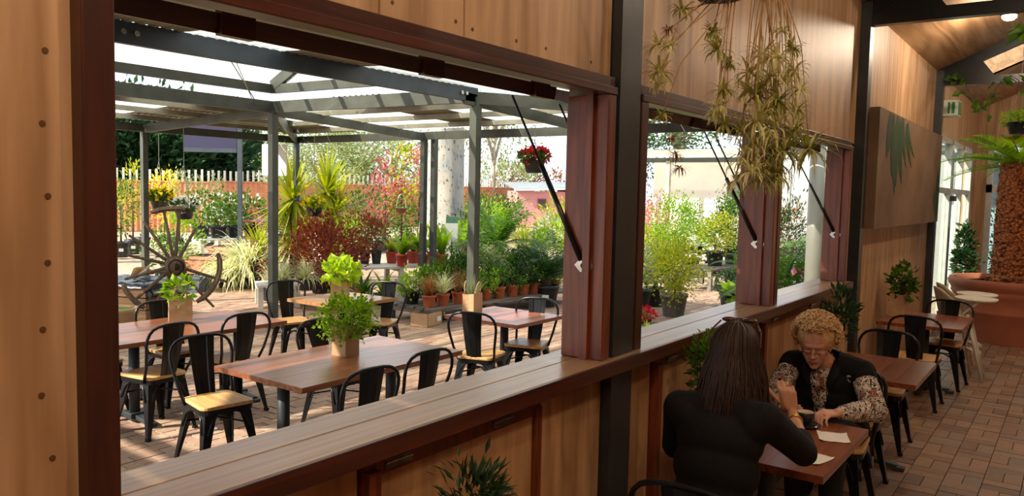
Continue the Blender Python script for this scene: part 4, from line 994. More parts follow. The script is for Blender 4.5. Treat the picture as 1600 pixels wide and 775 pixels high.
# spider plants / pale grasses
PD('spider_plant', 'huge cream striped spider plant spilling onto the paving', 388, 15.3, .0, potspec=(.28, .35, M_pot), kind='blades', leaf='cream', n=560, L=1.15, W=.03, el=(0, 62), droop=1.2, segs=6)
PD('spider_plant', 'cream spider plant clump beside the pavilion post', 354, 15.2, .0, potspec=(.2, .2, M_pot), kind='blades', leaf='cream', n=320, L=.75, W=.026, el=(0, 60), droop=1.35, segs=6)
PD('spider_plant', 'upright yellow green strappy plant behind the pavilion post', 404, 15.2, .3, potspec=(.2, .3, M_pot), kind='blades', leaf='yell', n=70, L=.75, W=.05, el=(50, 88), droop=.5)
for px, D, lab in ((438, 12.0, 'pale spider plant in a pot on the low stand'), (478, 12.2, 'second pale spider plant on the low stand, next to the red bush')):
    q = hpt(px, D); PD('spider_plant', lab, px, D, .38, potspec=(.13, .18, M_pot), kind='blades', leaf='cream', n=140, L=.42, W=.018, el=(5, 85), droop=1.3)
# red leafed bush and reddish small ones
PD('red_shrub', 'rounded maroon leafed bush behind the small square table', 507, 12.9, .25, potspec=(.25, .3, M_pot), leaf='red', n=3200, size=(.56, .56, .44), L=.07, W=.04, clumps=60, shell=.3)
PD('red_shrub', 'little maroon shrub beside the square paper bag', 541, 10.6, 0, potspec=(.12, .2, M_terrap), leaf='red', n=260, size=(.16, .16, .3), L=.06, W=.03)
PD('red_shrub', 'thin reddish stemmed shrub beside the pavilion post', 424, 13.6, .0, potspec=(.18, .3, M_pot), leaf='red', n=180, size=(.3, .3, .4), zc=.9, L=.06, W=.03)
for k, px in enumerate((552, 570, 588)):
    PP('coleus', ('pink and cream leafed plant in a dark pot, end of trestle', 'rusty pink leafed plant in a dark pot on the trestle', 'pink leafed plant in a dark pot beside the red pots')[k], px, 412, .62, potspec=(.1, .26, M_pot), leaf=('rust', 'red', 'rust')[k], n=330, size=(.2, .2, .36), L=.07, W=.04)
for k, px in enumerate((612, 628, 645, 660, 676, 690)):
    PP('croton', ('short', 'leafy', 'mid sized', 'tall', 'spreading', 'tallest')[k]+(' yellow' if k % 2 == 0 else ' bright green')+' strappy croton in a red pot on the trestle', px, 411+(k % 2)*5, .62, group='crotons in red pots', potspec=(.115, .22, M_redpot), kind='blades', leaf='yell' if k % 2 == 0 else 'bright', n=22, L=(.34, .5, .44, .62, .58, .66)[k], W=.085, el=(35, 88), droop=.55, taper=.7)
PP('agave', 'green strap leafed clivia on the ground behind the square table', 566, 484, 0, potspec=(.16, .2, M_pot), kind='blades', leaf='green', n=34, L=.55, W=.07, el=(25, 75), droop=.9)
PP('agave', 'green strap leafed clivia next to the steel backed chair', 598, 476, 0, potspec=(.16, .2, M_pot), kind='blades', leaf='bright', n=26, L=.5, W=.07, el=(25, 75), droop=.9)
# low bench with terracotta pots
U = (BB-BA).normalized(); NB = Vector((-U.y, U.x, 0)); LBN = (BB-BA).length
def onb(f, off, z=.24): return (BA.x+U.x*LBN*f+NB.x*off, BA.y+U.y*LBN*f+NB.y*off, z)
sp = [(.03, 'rust', 'grass'), (.11, 'cream', 'grass'), (.20, 'rust', 'grass'), (.29, 'green', 'bush'), (.37, 'bright', 'bush'), (.46, 'green', 'bush'), (.55, 'green', 'bush'), (.63, 'dark', 'bush'), (.71, 'green', 'bush'), (.79, 'green', 'bush'), (.87, 'bright', 'bush')]
for k, (f, leaf, kd) in enumerate(sp):
    lab = {'rust': 'rust blonde grassy plant', 'cream': 'pale cream grassy plant', 'green': 'mid green herb bush', 'bright': 'light green herb bush', 'dark': 'dark green herb bush'}[leaf]+' in a terracotta pot on the low bench'
    if kd == 'grass': potplant('ornamental_grass', lab, onb(f, -.3), 'terracotta pots on the low bench', potspec=(.105, .19, M_terra), kind='blades', leaf=leaf, n=130, L=.42, W=.012, el=(35, 88), droop=.8)
    else: potplant('herb_bush', lab, onb(f, -.32), 'terracotta pots on the low bench', potspec=(.105, .19, M_terra), leaf=leaf, n=420, size=(.18, .18, .17), L=.045, W=.026, clumps=16)
for k, f in enumerate((.30, .38, .48, .56, .64, .72, .80, .88)):
    potplant('hedge_shrub', ('mid green', 'dark green', 'mid green', 'olive grey')[k % 4]+' small leafed hedge shrub'+(' with white flowers' if k > 2 else '')+' along the low bench', onb(f, .22), 'hedge shrubs on the low bench', potspec=(.13, .22, M_pot), leaf=('green', 'dark', 'green', 'olive')[k % 4], n=1100, size=(.28, .28, .25), L=.05, W=.03, clumps=30, shell=.35, flower=('white', 14, .03) if k > 2 else None)
for k, f in enumerate((.06, .16, .22)):
    potplant('leafy_shrub', ('light green', 'mid green', 'light green')[k]+' leafy shrub in a dark pot behind the grassy pots', onb(f, .2), 'shrubs behind the grassy pots', potspec=(.13, .2, M_pot), leaf=('bright', 'green', 'bright')[k], n=450, size=(.22, .22, .16), L=.06, W=.04)
def box_(name, lab, cat_, px, py, w, d, h, mat, rz=0, lid=True):
    p = G(px, py); t = thing(name, lab, cat_, p, rz)
    m = MB().b2(-w/2, w/2, -d/2, d/2, 0, .015)
    for x0, x1, y0, y1 in ((-w/2, w/2, -d/2, -d/2+.012), (-w/2, w/2, d/2-.012, d/2), (-w/2, -w/2+.012, -d/2, d/2), (w/2-.012, w/2, -d/2, d/2)): m.b2(x0, x1, y0, y1, 0, h)
    m.build('carton', mat, t); MB().b2(w*.15, w*.4, -d/2-.003, -d/2, h*.3, h*.65).build('label_patch', M_tagw, t); return t
box_('cardboard_box', 'brown cardboard box beside the low bench legs', 'box', 666, 508, .42, .3, .2, M_kraft, .2); box_('plastic_crate', 'black plastic tub with a white label by the low bench', 'tub', 682, 500, .22, .2, .22, M_pot, .1)
# cycads, grasses, silver bush
PD('cycad', 'large feathery cycad behind the hedge shrubs', 778, 16.5, .0, potspec=(.3, .45, M_pot), kind='fronds', leaf='green', n=26, zc=.85, L=1.15, el=(5, 80), droop=.75, nl=22, ll=.30, lw=.03, stem=.12)
PD('cycad', 'dark green cycad in a black tub beside the window jamb', 856, 13.6, .0, potspec=(.24, .38, M_pot), kind='fronds', leaf='dark', n=24, zc=.5, L=.85, el=(10, 80), droop=.7, nl=22, ll=.24, lw=.022, stem=.09, tagged=True)
PD('cycad', 'smaller cycad behind the white sign board', 728, 17.5, .0, potspec=(.25, .4, M_pot), kind='fronds', leaf='bright', n=16, zc=.8, L=.8, el=(10, 80), droop=.7, nl=20, ll=.24, lw=.026, stem=.09)
PD('ornamental_grass', 'fountain of yellow green grass near the pink shed', 822, 19, .0, potspec=(.26, .5, M_pot), kind='blades', leaf='yell', n=200, L=1.0, W=.03, el=(35, 88), droop=.9)
PD('silver_bush', 'silver grey leafed bush in a tub near the grass fountain', 843, 17, .25, potspec=(.26, .35, M_potg), leaf='silver', n=900, size=(.42, .42, .3), L=.06, W=.03, clumps=34)
PD('shrub', 'bright green shrub behind the tub cycad', 872, 16.5, .2, potspec=(.24, .35, M_pot), leaf='bright', n=700, size=(.42, .42, .45), L=.09, W=.05)
PD('shrub', 'low white dotted shrub in front of the pink shed', 866, 26, .2, potspec=(.24, .35, M_pot), leaf='silver', n=500, size=(.9, .5, .35), L=.1, W=.05)
# white price board on a stand
p = hpt(707, 14.3); sgn = thing('price_board', 'white board with green heading on a stand among the plants', 'sign', p, math.atan2(CR.y, CR.x)+.1)
MB().b2(-.11, .11, -.01, .01, 1.05, 1.52).build('board', plain('board_white', '#eceee8', .4, 0, .03), sgn); MB().b2(-.11, .11, -.012, -.01, 1.40, 1.52).build('heading', plain('board_green', '#5f8a76', .5), sgn); MB().tube([(0, 0, 0), (0, 0, 1.1)], .012, 8).build('stake', M_black, sgn)
# hanging baskets
def basket(lab, px, py, D, r, leaf, fl, topz=EZ, wire_px=None, terra=False, n=260):
    p = DD(px, py, D); t = thing('hanging_basket', lab, 'hanging plant', p, 0, 'hanging baskets'); g = rng_()
    if terra:
        m = MB()
        for k in range(4): m.tube([(r*f*math.cos(2*PI*q/20), r*f*math.sin(2*PI*q/20), -r*.3*k/1.6) for q in range(20) for f in [1-.14*k]], .006, 5, closed=True)
        m.build('wire_basket', M_wire, t); MB().lathe([(r*.55, -r*.75), (r*.9, -r*.1), (r*.95, 0)], 14, close=False).build('pot', M_terra, t, True)
        MB().tube([(r*math.cos(PI*q/12), 0, r*2.1*math.sin(PI*q/12)) for q in range(13)], .006, 5).build('hoop', M_white, t); return t
    MB().lathe([(r*.72, -r*1.05), (r*.95, -r*.1), (r*1.06, -r*.1), (r*1.06, 0), (r*.95, 0)], 18, close=False).lathe([(r*.72, -r*1.05), (.001, -r*1.05)], 18, close=False).build('pot', M_pot, t, True)
    foliage('foliage', bush_geo(g, n, (r*1.3, r*1.3, r*.55), (0, 0, r*.35), .09, .045, 0, shell=.3), LM[leaf], t)
    if fl: foliage('flowers', bush_geo(g, 110, (r*1.3, r*1.3, r*.65), (0, 0, r*.5), .075, .065, 0, shell=.7, up=.6), LM[fl], t)
    hk = Vector((0, 0, max(.3, topz-p.z)))
    m = MB()
    for k in range(3):
        a = 2*PI*k/3+.4; m.tube([(r*math.cos(a), r*math.sin(a), 0), hk*.55], .004, 5)
    m.tube([hk*.55, hk], .005, 5).build('hanger', M_wire, t); return t
basket('hanging basket of yellow flowers above the cart wheel, black pot', 249, 312, 13.2, .155, 'green', 'ylw')
basket('hanging basket of white flowers above the cart wheel, black pot', 288, 327, 12.4, .15, 'green', 'white')
basket('hanging black pot of trailing green plant in front of the yucca', 491, 324, 13.6, .15, 'bright', 'ylw')
basket('empty terracotta coloured hanging basket with white hoop by the double posts', 627, 325, 13.0, .11, 'green', None, terra=True)
basket('hanging basket of pink red flowers near the gas strut', 835, 252, 10.6, .15, 'green', 'fire')
basket('hanging basket of yellow flowers half hidden by the dark steel post', 984, 268, 10.4, .13, 'green', 'ylw')
# crate, cart wheel, bowl, leaning board
M_oldwood = wood('old_crate_timber', '#6a4f38', '#9c7a58', 0, 2, 12, .85, 0, .12); M_wheel = wood('weathered_wheel_timber', '#4a382a', '#75604a', 2, 3, 10, .9, 0, .15)
p = hpt(205, 11.3); cr = thing('timber_crate', 'weathered timber crate with black plastic liner and bark on top', 'crate', p, math.atan2(CR.y, CR.x)-.25)
for k in range(3):
    MB().b2(-.55, .55, -.40, -.37, .07+k*.17, .225+k*.17).build('side_plank', M_oldwood, cr); MB().b2(.52, .55, -.37, .37, .07+k*.17, .225+k*.17).build('end_plank', M_oldwood, cr); MB().b2(-.55, .55, .37, .40, .07+k*.17, .225+k*.17).build('side_plank', M_oldwood, cr); MB().b2(-.55, -.52, -.37, .37, .07+k*.17, .225+k*.17).build('end_plank', M_oldwood, cr)
for x in (-.5, .5): MB().b2(x-.05, x+.05, -.36, .36, 0, .07).build('skid', M_oldwood, cr)
g = rng_(); vs = []
for j in range(13):
    for i in range(17):
        u, v = i/16*1.3-.65, j/12*.98-.49; z = .60+g.uniform(-.015, .02)
        if abs(u) > .56: z -= (abs(u)-.56)*1.8
        if v < -.41: z -= (-.41-v)*2.6*(1 if i < 9 else .35); v = max(v, -.425-.01*(i % 2))
        vs.append((u, v, z))
MB().add(vs, [(j*17+i, j*17+i+1, (j+1)*17+i+1, (j+1)*17+i) for j in range(12) for i in range(16)]).build('plastic_liner', plain('black_plastic_sheet', '#2b3138', .18, 0, .2, 6), cr, True)
pb = cr.matrix_basis @ Vector((.12, -.05, .62)) if False else p+Vector((0, 0, .63))
bk = thing('bark_piece', 'curled brown bark and driftwood lying on the plastic liner', 'bark', p+Vector((.12, -.05, .622)), .4)
MB().tube([(-.2, 0, .04), (-.05, .05, .09), (.08, 0, .1), (.2, -.04, .05)], [.03, .07, .06, .02], 8).build('curl', plain('curled_bark', '#a87a4a', .9, 0, .25, 12, .3), bk, True); MB().tube([(-.3, -.1, .02), (-.05, -.08, .1), (.22, .05, .16)], [.02, .025, .012], 6).build('driftwood', M_palebark, bk, True)
p = hpt(182, 10.2); bl = thing('planter_bowl', 'round pale wooden planter with green moss top beside the crate', 'planter', p)
MB().lathe([(.17, 0), (.235, .25), (.26, .32), (.26, .36), (.22, .36), (.21, .33)], 24, close=False).build('bowl', plain('pale_wood_bowl', '#a8835c', .7, 0, .15, 5), bl, True); MB().lathe([(.215, .335), (.1, .345), (.001, .35)], 20, close=False).build('moss', plain('moss', '#4e7a22', .9, 0, .3, 40, .4), bl, True)
p = hpt(272, 10.9); wh = thing('cart_wheel', 'broken weathered wooden cart wheel with splayed spokes leaning upright', 'wheel', p, math.atan2(CR.y, CR.x)+.5)
hub = Vector((0, 0, .86))
MB().tube([hub+Vector((0, .16, 0)), hub+Vector((0, .06, 0)), hub+Vector((0, -.1, 0)), hub+Vector((.02, -.2, 0))], [.10, .14, .14, .10], 18).build('hub', M_wheel, wh, True)
MB().tube([hub+Vector((.0, -.16, 0)), hub+Vector((.0, -.215, 0))], .105, 16, cap=False).tube([hub+Vector((0, -.205, 0)), hub+Vector((0, -.208, 0))], .05, 12).build('hub_ring', plain('rusty_iron', '#3a2c24', .8, .4, .2, 12), wh, True)
for a, l in ((100, .78), (85, .8), (122, .74), (143, .72), (165, .62), (195, .66), (222, .72), (245, .74), (272, .76), (310, .80), (340, .74), (62, .60)):
    d = Vector((math.cos(R(a)), 0, math.sin(R(a))))
    MB().tube([hub+d*.10, hub+d*l*.6, hub+d*l], [.036, .032, .026], 6, flat=.75).build('spoke', M_wheel, wh)
for a0, a1, r_ in ((80, 112, .80), (-62, 16, .60), (200, 236, .70)):
    pts = [hub+Vector((r_*math.cos(R(a0+(a1-a0)*q/8)), 0, r_*math.sin(R(a0+(a1-a0)*q/8)))) for q in range(9)]
    MB().tube(pts, [.035]+[.052]*7+[.03], 6, flat=.8).build('felloe', M_wheel, wh)
MB().b2(-.28, .3, -.1, .25, 0, .1).build('timber_block', M_oldwood, wh)
p = hpt(157, 9.4); lb = thing('folded_easel', 'dark folded timber easel with round knob beside the window frame', 'easel', p, math.atan2(CR.y, CR.x))
MB().bar((-.12, 0, 0), (.0, .05, 1.3), .05, .03).bar((.12, 0, 0), (.02, .05, 1.3), .05, .03).build('leg', plain('dark_easel', '#2a2420', .7), lb); MB().sph((.09, -.06, .52), .055, 12, 8).build('knob', M_black, lb, True); MB().bar((-.1, 0, .55), (.1, 0, .55), .03, .05).build('crossbar', M_black, lb)
# terracotta troughs and bowls near the fence shelf
for px, py, w, h, lab in ((326, 428, .75, .42, 'square terracotta trough beside the cart wheel'), (362, 420, .8, .55, 'larger square terracotta trough under the shelf bench'), (303, 455, .5, .3, 'low grey blue trough behind the cart wheel')):
    p = G(px, py); t = thing('terracotta_trough', lab, 'planter', p, .5, 'troughs'); m_ = M_terrap if py < 450 else plain('blue_grey_trough', '#4c5866', .7)
    MB().add([(x*w/2*f, y*w/2*f, z) for z, f in ((0, .86), (h*.85, .98), (h*.85, 1.04), (h, 1.04)) for x, y in ((-1, -1), (1, -1), (1, 1), (-1, 1))]+[(x*w/2*.92, y*w/2*.92, h) for x, y in ((-1, -1), (1, -1), (1, 1), (-1, 1))], [(i*4+j, i*4+(j+1) % 4, (i+1)*4+(j+1) % 4, (i+1)*4+j) for i in range(4) for j in range(4)]+[(3, 2, 1, 0)]).build('trough', m_, t)
    MB().b2(-w*.45, w*.45, -w*.45, w*.45, h*.8, h*.93).build('soil', M_soil, t)
PP('flower_bowl', 'terracotta bowl of yellow pansies on the paving', 332, 430, 0, potspec=(.3, .2, M_terra), leaf='green', n=200, size=(.24, .24, .08), zc=.22, L=.06, W=.03, clumps=0, flower=('ylw', 90, .05))
# pink trolley
p = hpt(400, 19.5); tr = thing('plant_trolley', 'magenta framed plant trolley behind the spider plant', 'trolley', p, .7); M_mag = plain('magenta_steel', '#8a2a52', .4, .2)
for z in (.3, .75, 1.15): MB().b2(-.5, .5, -.3, .3, z-.02, z).build('tray', M_mag, tr)
for x in (-.5, .5):
    for y in (-.3, .3): MB().tube([(x, y, .08), (x, y, 1.3)], .018, 8).sph((x, y, .05), .05, 8, 6).build('upright', M_mag, tr)
# -------- right-hand view through the middle and last windows
PP('potted_shrub', 'yellow green dense shrub in a big grey pot on the paving', 1052, 494, 0, potspec=(.225, .38, M_potg), leaf='yell', n=2600, size=(.40, .40, .44), zc=.78, L=.05, W=.035, clumps=46, shell=.3)
PP('potted_shrub', 'grey feathery leafed plant in a black pot beside the grey pot', 1000, 482, 0, potspec=(.19, .34, M_pot), leaf='silver', n=800, size=(.24, .24, .36), zc=.72, L=.07, W=.014, clumps=30, shell=.3, flower=('fire', 6, .07))
PP('potted_shrub', 'black potted dark shrub half behind the grey pot', 1022, 478, 0, potspec=(.2, .34, M_pot), leaf='green', n=500, size=(.3, .3, .3), zc=.7, L=.07, W=.04)
PP('topiary_ball', 'clipped box ball in a black pot beside the window jamb', 1137, 478, 0, potspec=(.16, .24, M_pot), leaf='dark', n=2200, size=(.25, .25, .25), zc=.42, L=.03, W=.02, clumps=0, shell=.82)
PP('broadleaf_plant', 'bright broad leafed plant just outside the sill', 1153, 484, 0, potspec=(.13, .2, M_pot), leaf='bright', n=30, size=(.2, .2, .12), zc=.3, L=.22, W=.15, clumps=0)
q = QA.lerp(QB, .05); potplant('topiary_ball', 'round headed standard shrub, yellow green, on the low timber stand', (q.x-.5, q.y+.25, .0), 'round headed shrubs', potspec=(.22, .36, M_pot), leaf='bright', n=3200, size=(.46, .46, .48), zc=1.42, L=.05, W=.035, clumps=60, shell=.4, stem=.03)
q = QA.lerp(QB, .42); potplant('topiary_ball', 'round headed shrub with pale tips on the low timber stand', (q.x, q.y, .45), 'round headed shrubs', potspec=(.2, .33, M_pot), leaf='yell', n=1300, size=(.34, .34, .42), zc=.72, L=.055, W=.035, clumps=46, shell=.35)
q = QA.lerp(QB, .78); potplant('topiary_ball', 'tall rounded green shrub in a black pot on the low timber stand', (q.x, q.y, .45), 'round headed shrubs', potspec=(.23, .40, M_pot), leaf='green', n=3000, size=(.42, .42, .58), zc=.98, L=.05, W=.035, clumps=60, shell=.4)
for px, D, r, h, leaf, lab in ((1000, 21, .55, 1.7, 'pink', 'red leafed shrub near the verandah post'), (1028, 23, .6, 1.9, 'pink', 'coral red leafed shrub by the white wall'), (1010, 18, .4, 1.2, 'yell', 'yellow green shrub under the red leafed shrubs'), (1040, 19.5, .45, 1.2, 'green', 'leafy green shrub behind the seedling bench'), (1085, 21, .4, 1.3, 'silver', 'silvery shrub before the white wall'), (1150, 18, .5, 1.7, 'green', 'dense shrub behind the gas strut'), (1120, 20, .4, 1.3, 'bright', 'bright shrub before the olive door'), (1195, 15, .4, 1.2, 'green', 'green shrub behind the hanging spider plant'), (1213, 16, .45, 1.9, 'rust', 'coppery shrub beside the ribbed wall')):
    PD('shrub', lab, px, D, group='shrubs near the verandah', potspec=(.22, .32, M_pot), leaf=leaf, n=800, size=(r, r, h*.38), zc=h*.62, L=.09, W=.05, clumps=34)
V_ = (RB-RA); LV = V_.length; V_.normalize(); NV = Vector((-V_.y, V_.x, 0))
for j in range(3):
    for i in range(7):
        c = RA+V_*(LV*(i+.5)/7)+NV*(-.45+j*.45)
        potplant('seedling', 'small %s seedling pot on the dark nursery bench' % ('silvery', 'green', 'bright green')[j], (c.x, c.y, .6), 'seedling pots', potspec=(.07, .10, M_pot), leaf=('silver', 'green', 'bright')[j], n=60, size=(.11, .11, .1), zc=.16, L=.07, W=.04, clumps=0)
for k, (px, py) in enumerate(((988, 512), (1000, 508), (1012, 504), (996, 502), (1008, 498))):
    PP('seedling', ('orange brown' if k % 2 else 'fire red')+' leafed seedling in the tray outside the sill', px, py, 0, group='red seedlings', potspec=(.06, .08, M_pot), leaf='rust' if k % 2 else 'fire', n=70, size=(.12, .12, .07), zc=.12, L=.07, W=.045, clumps=0)
PD('ornamental_grass', 'bright green tuft with white label among the red seedlings', 1018, 10.6, 0, potspec=(.08, .1, M_pot), kind='blades', leaf='bright', n=60, L=.2, W=.02, el=(20, 80), droop=.9, tagged=True)
# hose loop, palm, conifer and pale column by the last window
p = hpt(1232, 11.6); pa = thing('palm', 'green feathery palm outside the last window', 'plant', p, 0); g = rng_(); pot(pa, .25, .35, M_pot)
foliage('fronds', frond_geo(g, 22, (0, 0, .62), 1.15, (5, 75), .8, 28, .36, .024, .3), LM['green'], pa)
PD('conifer', 'conical dark green conifer outside the last window', 1238, 13.6, 0, potspec=(.25, .35, M_pot), leaf='dark', n=2400, size=(.36, .36, .85), zc=1.15, L=.07, W=.025, clumps=90, shell=.2)
PD('camellia', 'pink flowered shrub at the foot of the pale column', 1256, 10.9, 0, potspec=(.2, .3, M_pot), leaf='green', n=400, size=(.3, .3, .3), zc=.65, L=.08, W=.045, flower=('rosy', 14, .1))
p = hpt(1278, 9.6); co = thing('round_column', 'pale grey round column outside the last window', 'column', p)
MB().tube([(0, 0, 0), (0, 0, 2.85)], .11, 20).build('shaft', plain('pale_column', '#b4b4a8', .5, .1, .05, 4), co, True); MB().lathe([(.15, 0), (.15, .03), (.11, .05)], 20).build('base_ring', M_alu, co, True)
# ------------------------------------------------------------------ things inside the cafe
# canvas print of hanging palm leaves
pt = thing('canvas_print', 'thick beige canvas print of dark green hanging leaves on the plywood wall', 'painting', (10.0, 1.68, 1.72))
MB().b2(-2.0, 2.0, -.09, .06, 0, 1.15).build('canvas', plain('canvas_beige', '#7d6248', .8, 0, .18, 2.0, .1, 80), pt)
g = rng_(); lv = MB(); M_pl = leafm('painted_leaf', ['#14261a', '#1e3820', '#2a4628', '#3a5630'], 0, .7); 
def painted(x, z, ln, w_, lean, nm='painted_leaf'):
    vs = []; k = 10
    for i in range(k+1):
        f = i/k; ww = w_*math.sin(PI*min(1, .08+f*.92))**.8; cx = x+lean*f*f; cz_ = z-ln*f
        vs += [(cx-ww, -.0915-.001*(i % 2), cz_), (cx, -.093, cz_), (cx+ww, -.0915, cz_)]
    fs = []
    for i in range(k):
        for j in (0, 1): fs.append((i*3+j, i*3+j+1, i*3+j+4, i*3+j+3))
    MB().add(vs, fs).build(nm, M_pl, pt)
for x, z, ln, w_, le in ((-1.5, 1.14, .45, .13, -.1), (-1.35, 1.14, .62, .11, .05), (-1.15, 1.14, .72, .12, .1), (-1.0, 1.12, .55, .11, .22), (-.85, 1.14, .50, .11, .3), (-.62, 1.1, .45, .1, .4), (-1.25, .95, .62, .12, .15), (-.95, .95, .5, .11, .2), (-.55, 1.12, .36, .08, .5),
    (1.75, .66, .55, .08, .1), (1.9, .75, .7, .09, .0), (1.6, .40, .35, .06, .2), (1.85, .5, .48, .08, -.1)):
    painted(x, z, ln, w_, le)
# exit sign
ex = thing('exit_sign', 'small white box sign with a green face above the glazed door', 'sign', (12.95, 1.62, 3.22))
MB().b2(-.17, .17, -.10, .12, 0, .22).build('box', plain('sign_box_white', '#d8d8cc', .5, 0, .03), ex); MB().b2(-.15, .15, -.105, -.10, .02, .2).build('green_face', plain('exit_green', '#2f8a4a', .4), ex); MB().b2(-.176, -.17, -.06, -.02, .03, .19).b2(-.176, -.17, .0, .03, .03, .19).build('green_stripe', plain('exit_green', '#2f8a4a', .4), ex)
# trailing spider plants in hanging pots
M_run = plain('straw_runner', '#b08a52', .7, 0, .15, 20)
def spider(label, pot_px, D, lets, potr=.15, roots=()):
    p = DD(pot_px[0], pot_px[1], D); t = thing('hanging_spider_plant', label, 'hanging plant', p, 0, 'hanging spider plants'); g = rng_()
    MB().lathe([(potr*.7, 0), (potr, potr*1.2), (potr*1.05, potr*1.2), (potr*.95, potr*1.25)], 18, close=False).lathe([(potr*.7, 0), (.001, 0)], 18, close=False).build('pot', M_pot, t, True)
    m = MB(); top = Vector((0, 0, cz(p.y)-p.z))
    for k in range(3):
        a = 2.1*k; m.tube([(potr*math.cos(a), potr*math.sin(a), potr*1.2), (0, 0, .55)], .003, 5)
    m.tube([(0, 0, .55), top], .003, 5).build('hanger', M_wire, t)
    foliage('foliage', blade_geo(g, 60, (0, 0, potr*1.1), .35, .013, el=(0, 80), droop=1.3), LM['varg'], t)
    for px, py, r in lets:
        d = D+g.uniform(-.12, .12); q = DD(px, py, d)-p; rr = r*d/FPX
        foliage('plantlet', blade_geo(g, 34 if r < 28 else 48, tuple(q), rr*1.35, .008+.00014*r, el=(-45, 70), droop=1.3, segs=4, rad=.012), LM['var' if g.random() < .6 else 'varg'], t)
        a = Vector((g.uniform(-.5, .5)*potr, g.uniform(-.5, .5)*potr, 0 if q.z < 0 else potr))
        mid = a.lerp(q, .5)+Vector((g.uniform(-.02, .02), g.uniform(-.02, .02), g.uniform(-.03, .01)))
        mid.x = q.x*.75+a.x*.25; mid.y = q.y*.75+a.y*.25
        MB().tube([a, mid, q], [.0022, .002, .0016], 5).build('runner', M_run, t, True)
    for px, py, r in roots:
        q = DD(px, py, D)-p; rr = r*D/FPX
        foliage('root_clump', blade_geo(g, 40, tuple(q), rr*1.4, .005, el=(-85, 40), droop=.8), LM['dry'], t)
    return t
spider('leggy spider plant trailing thin runners before the upper plywood', (1125, -2), 2.95, [(1065, 15, 22), (1028, 70, 22), (1046, 72, 16), (1030, 112, 25), (1028, 132, 20), (1115, 50, 18), (1122, 78, 25), (1140, 100, 15), (1130, 140, 20), (1124, 165, 24), (1132, 195, 26), (1120, 180, 20), (1035, 180, 12)], .12, ((1055, 240, 14), (1062, 262, 12), (1048, 215, 10), (1045, 45, 10)))
spider('thick curtain of striped spider plantlets hanging in front of the window mullion', (1203, -95), 3.0, [(1222, 48, 16), (1190, 85, 28), (1215, 90, 25), (1236, 75, 20), (1172, 115, 26), (1205, 120, 32), (1240, 110, 25), (1250, 140, 20), (1180, 150, 32), (1215, 158, 34), (1245, 172, 22), (1182, 190, 34), (1210, 200, 38), (1240, 205, 30), (1185, 225, 36), (1165, 245, 34), (1205, 250, 38), (1190, 278, 34), (1226, 236, 34), (1264, 232, 44), (1150, 282, 24), (1215, 275, 28), (1175, 268, 30), (1195, 175, 30), (1225, 130, 26), (1165, 140, 22), (1160, 205, 26)], .15, ((1190, 140, 20), (1182, 238, 26), (1178, 255, 24), (1195, 262, 20)))
# hanging pots and vine near the far truss
def hangfern(label, px, py, D, r, leaf, n, top=None):
    p = DD(px, py, D); t = thing('hanging_fern', label, 'hanging plant', p, 0, 'hanging ferns'); g = rng_()
    MB().lathe([(r*.7, -r), (r, 0), (r*1.05, 0), (r*.95, .01)], 18, close=False).lathe([(r*.7, -r), (.001, -r)], 18, close=False).build('pot', M_pot, t, True)
    foliage('foliage', bush_geo(g, n, (r*1.5, r*1.5, r*.7), (0, 0, r*.35), .08, .03, 0, shell=.2), LM[leaf], t)
    hz = cz(p.y)-p.z; m = MB()
    for k in range(3): m.tube([(r*math.cos(2.1*k), r*math.sin(2.1*k), 0), (0, 0, min(.5, hz*.8))], .004, 5)
    m.tube([(0, 0, min(.5, hz*.8)), (0, 0, hz)], .004, 5).build('hanger', M_wire, t); return t
hangfern('small fern in a dark pot hanging before the end wall', 1592, 192, 10.6, .15, 'bright', 220)
p = DD(1618, 46, 7.0); vt = thing('hanging_vine', 'broad leafed plant hanging beside the ceiling lamp', 'hanging plant', p, 0, 'hanging ferns'); g = rng_()
foliage('foliage', bush_geo(g, 18, (.2, .2, .06), (0, 0, .02), .2, .12, 0, shell=.1, up=-.2), LM['green'], vt); MB().tube([(0, 0, .0), (0, 0, cz(p.y)-p.z)], .004, 5).build('hanger', M_wire, vt); MB().lathe([(.08, .05), (.11, .2), (.10, .2)], 14, close=False).build('pot', M_pot, vt, True)
iv = thing('ivy_vine', 'ivy trailing along the black tie beam of the far truss', 'vine', (12.22, .75, 3.62)); g = rng_(); m = MB(); P_ = []; path = []
for k in range(24):
    y = .75-k*.09; path.append(Vector((-.06+g.uniform(-.02, .02), y, .02+g.uniform(-.05, .04)-(.35*math.sin(k*.45)**2 if k > 1 else 0))))
m.tube(path, .006, 5).build('stem', plain('ivy_stem', '#4a4a28', .8), iv, True)
pp = np.array([tuple(path[int(i)]) for i in g.integers(0, 24, 70)])+g.normal(size=(70, 3))*.05
foliage('foliage', leaf_geo(pp, g.normal(size=(70, 3))+np.array([0, 0, -.6]), g.normal(size=(70, 3))+np.array([-1., 0, .3]), .13, .10, .2), LM['green'], iv)
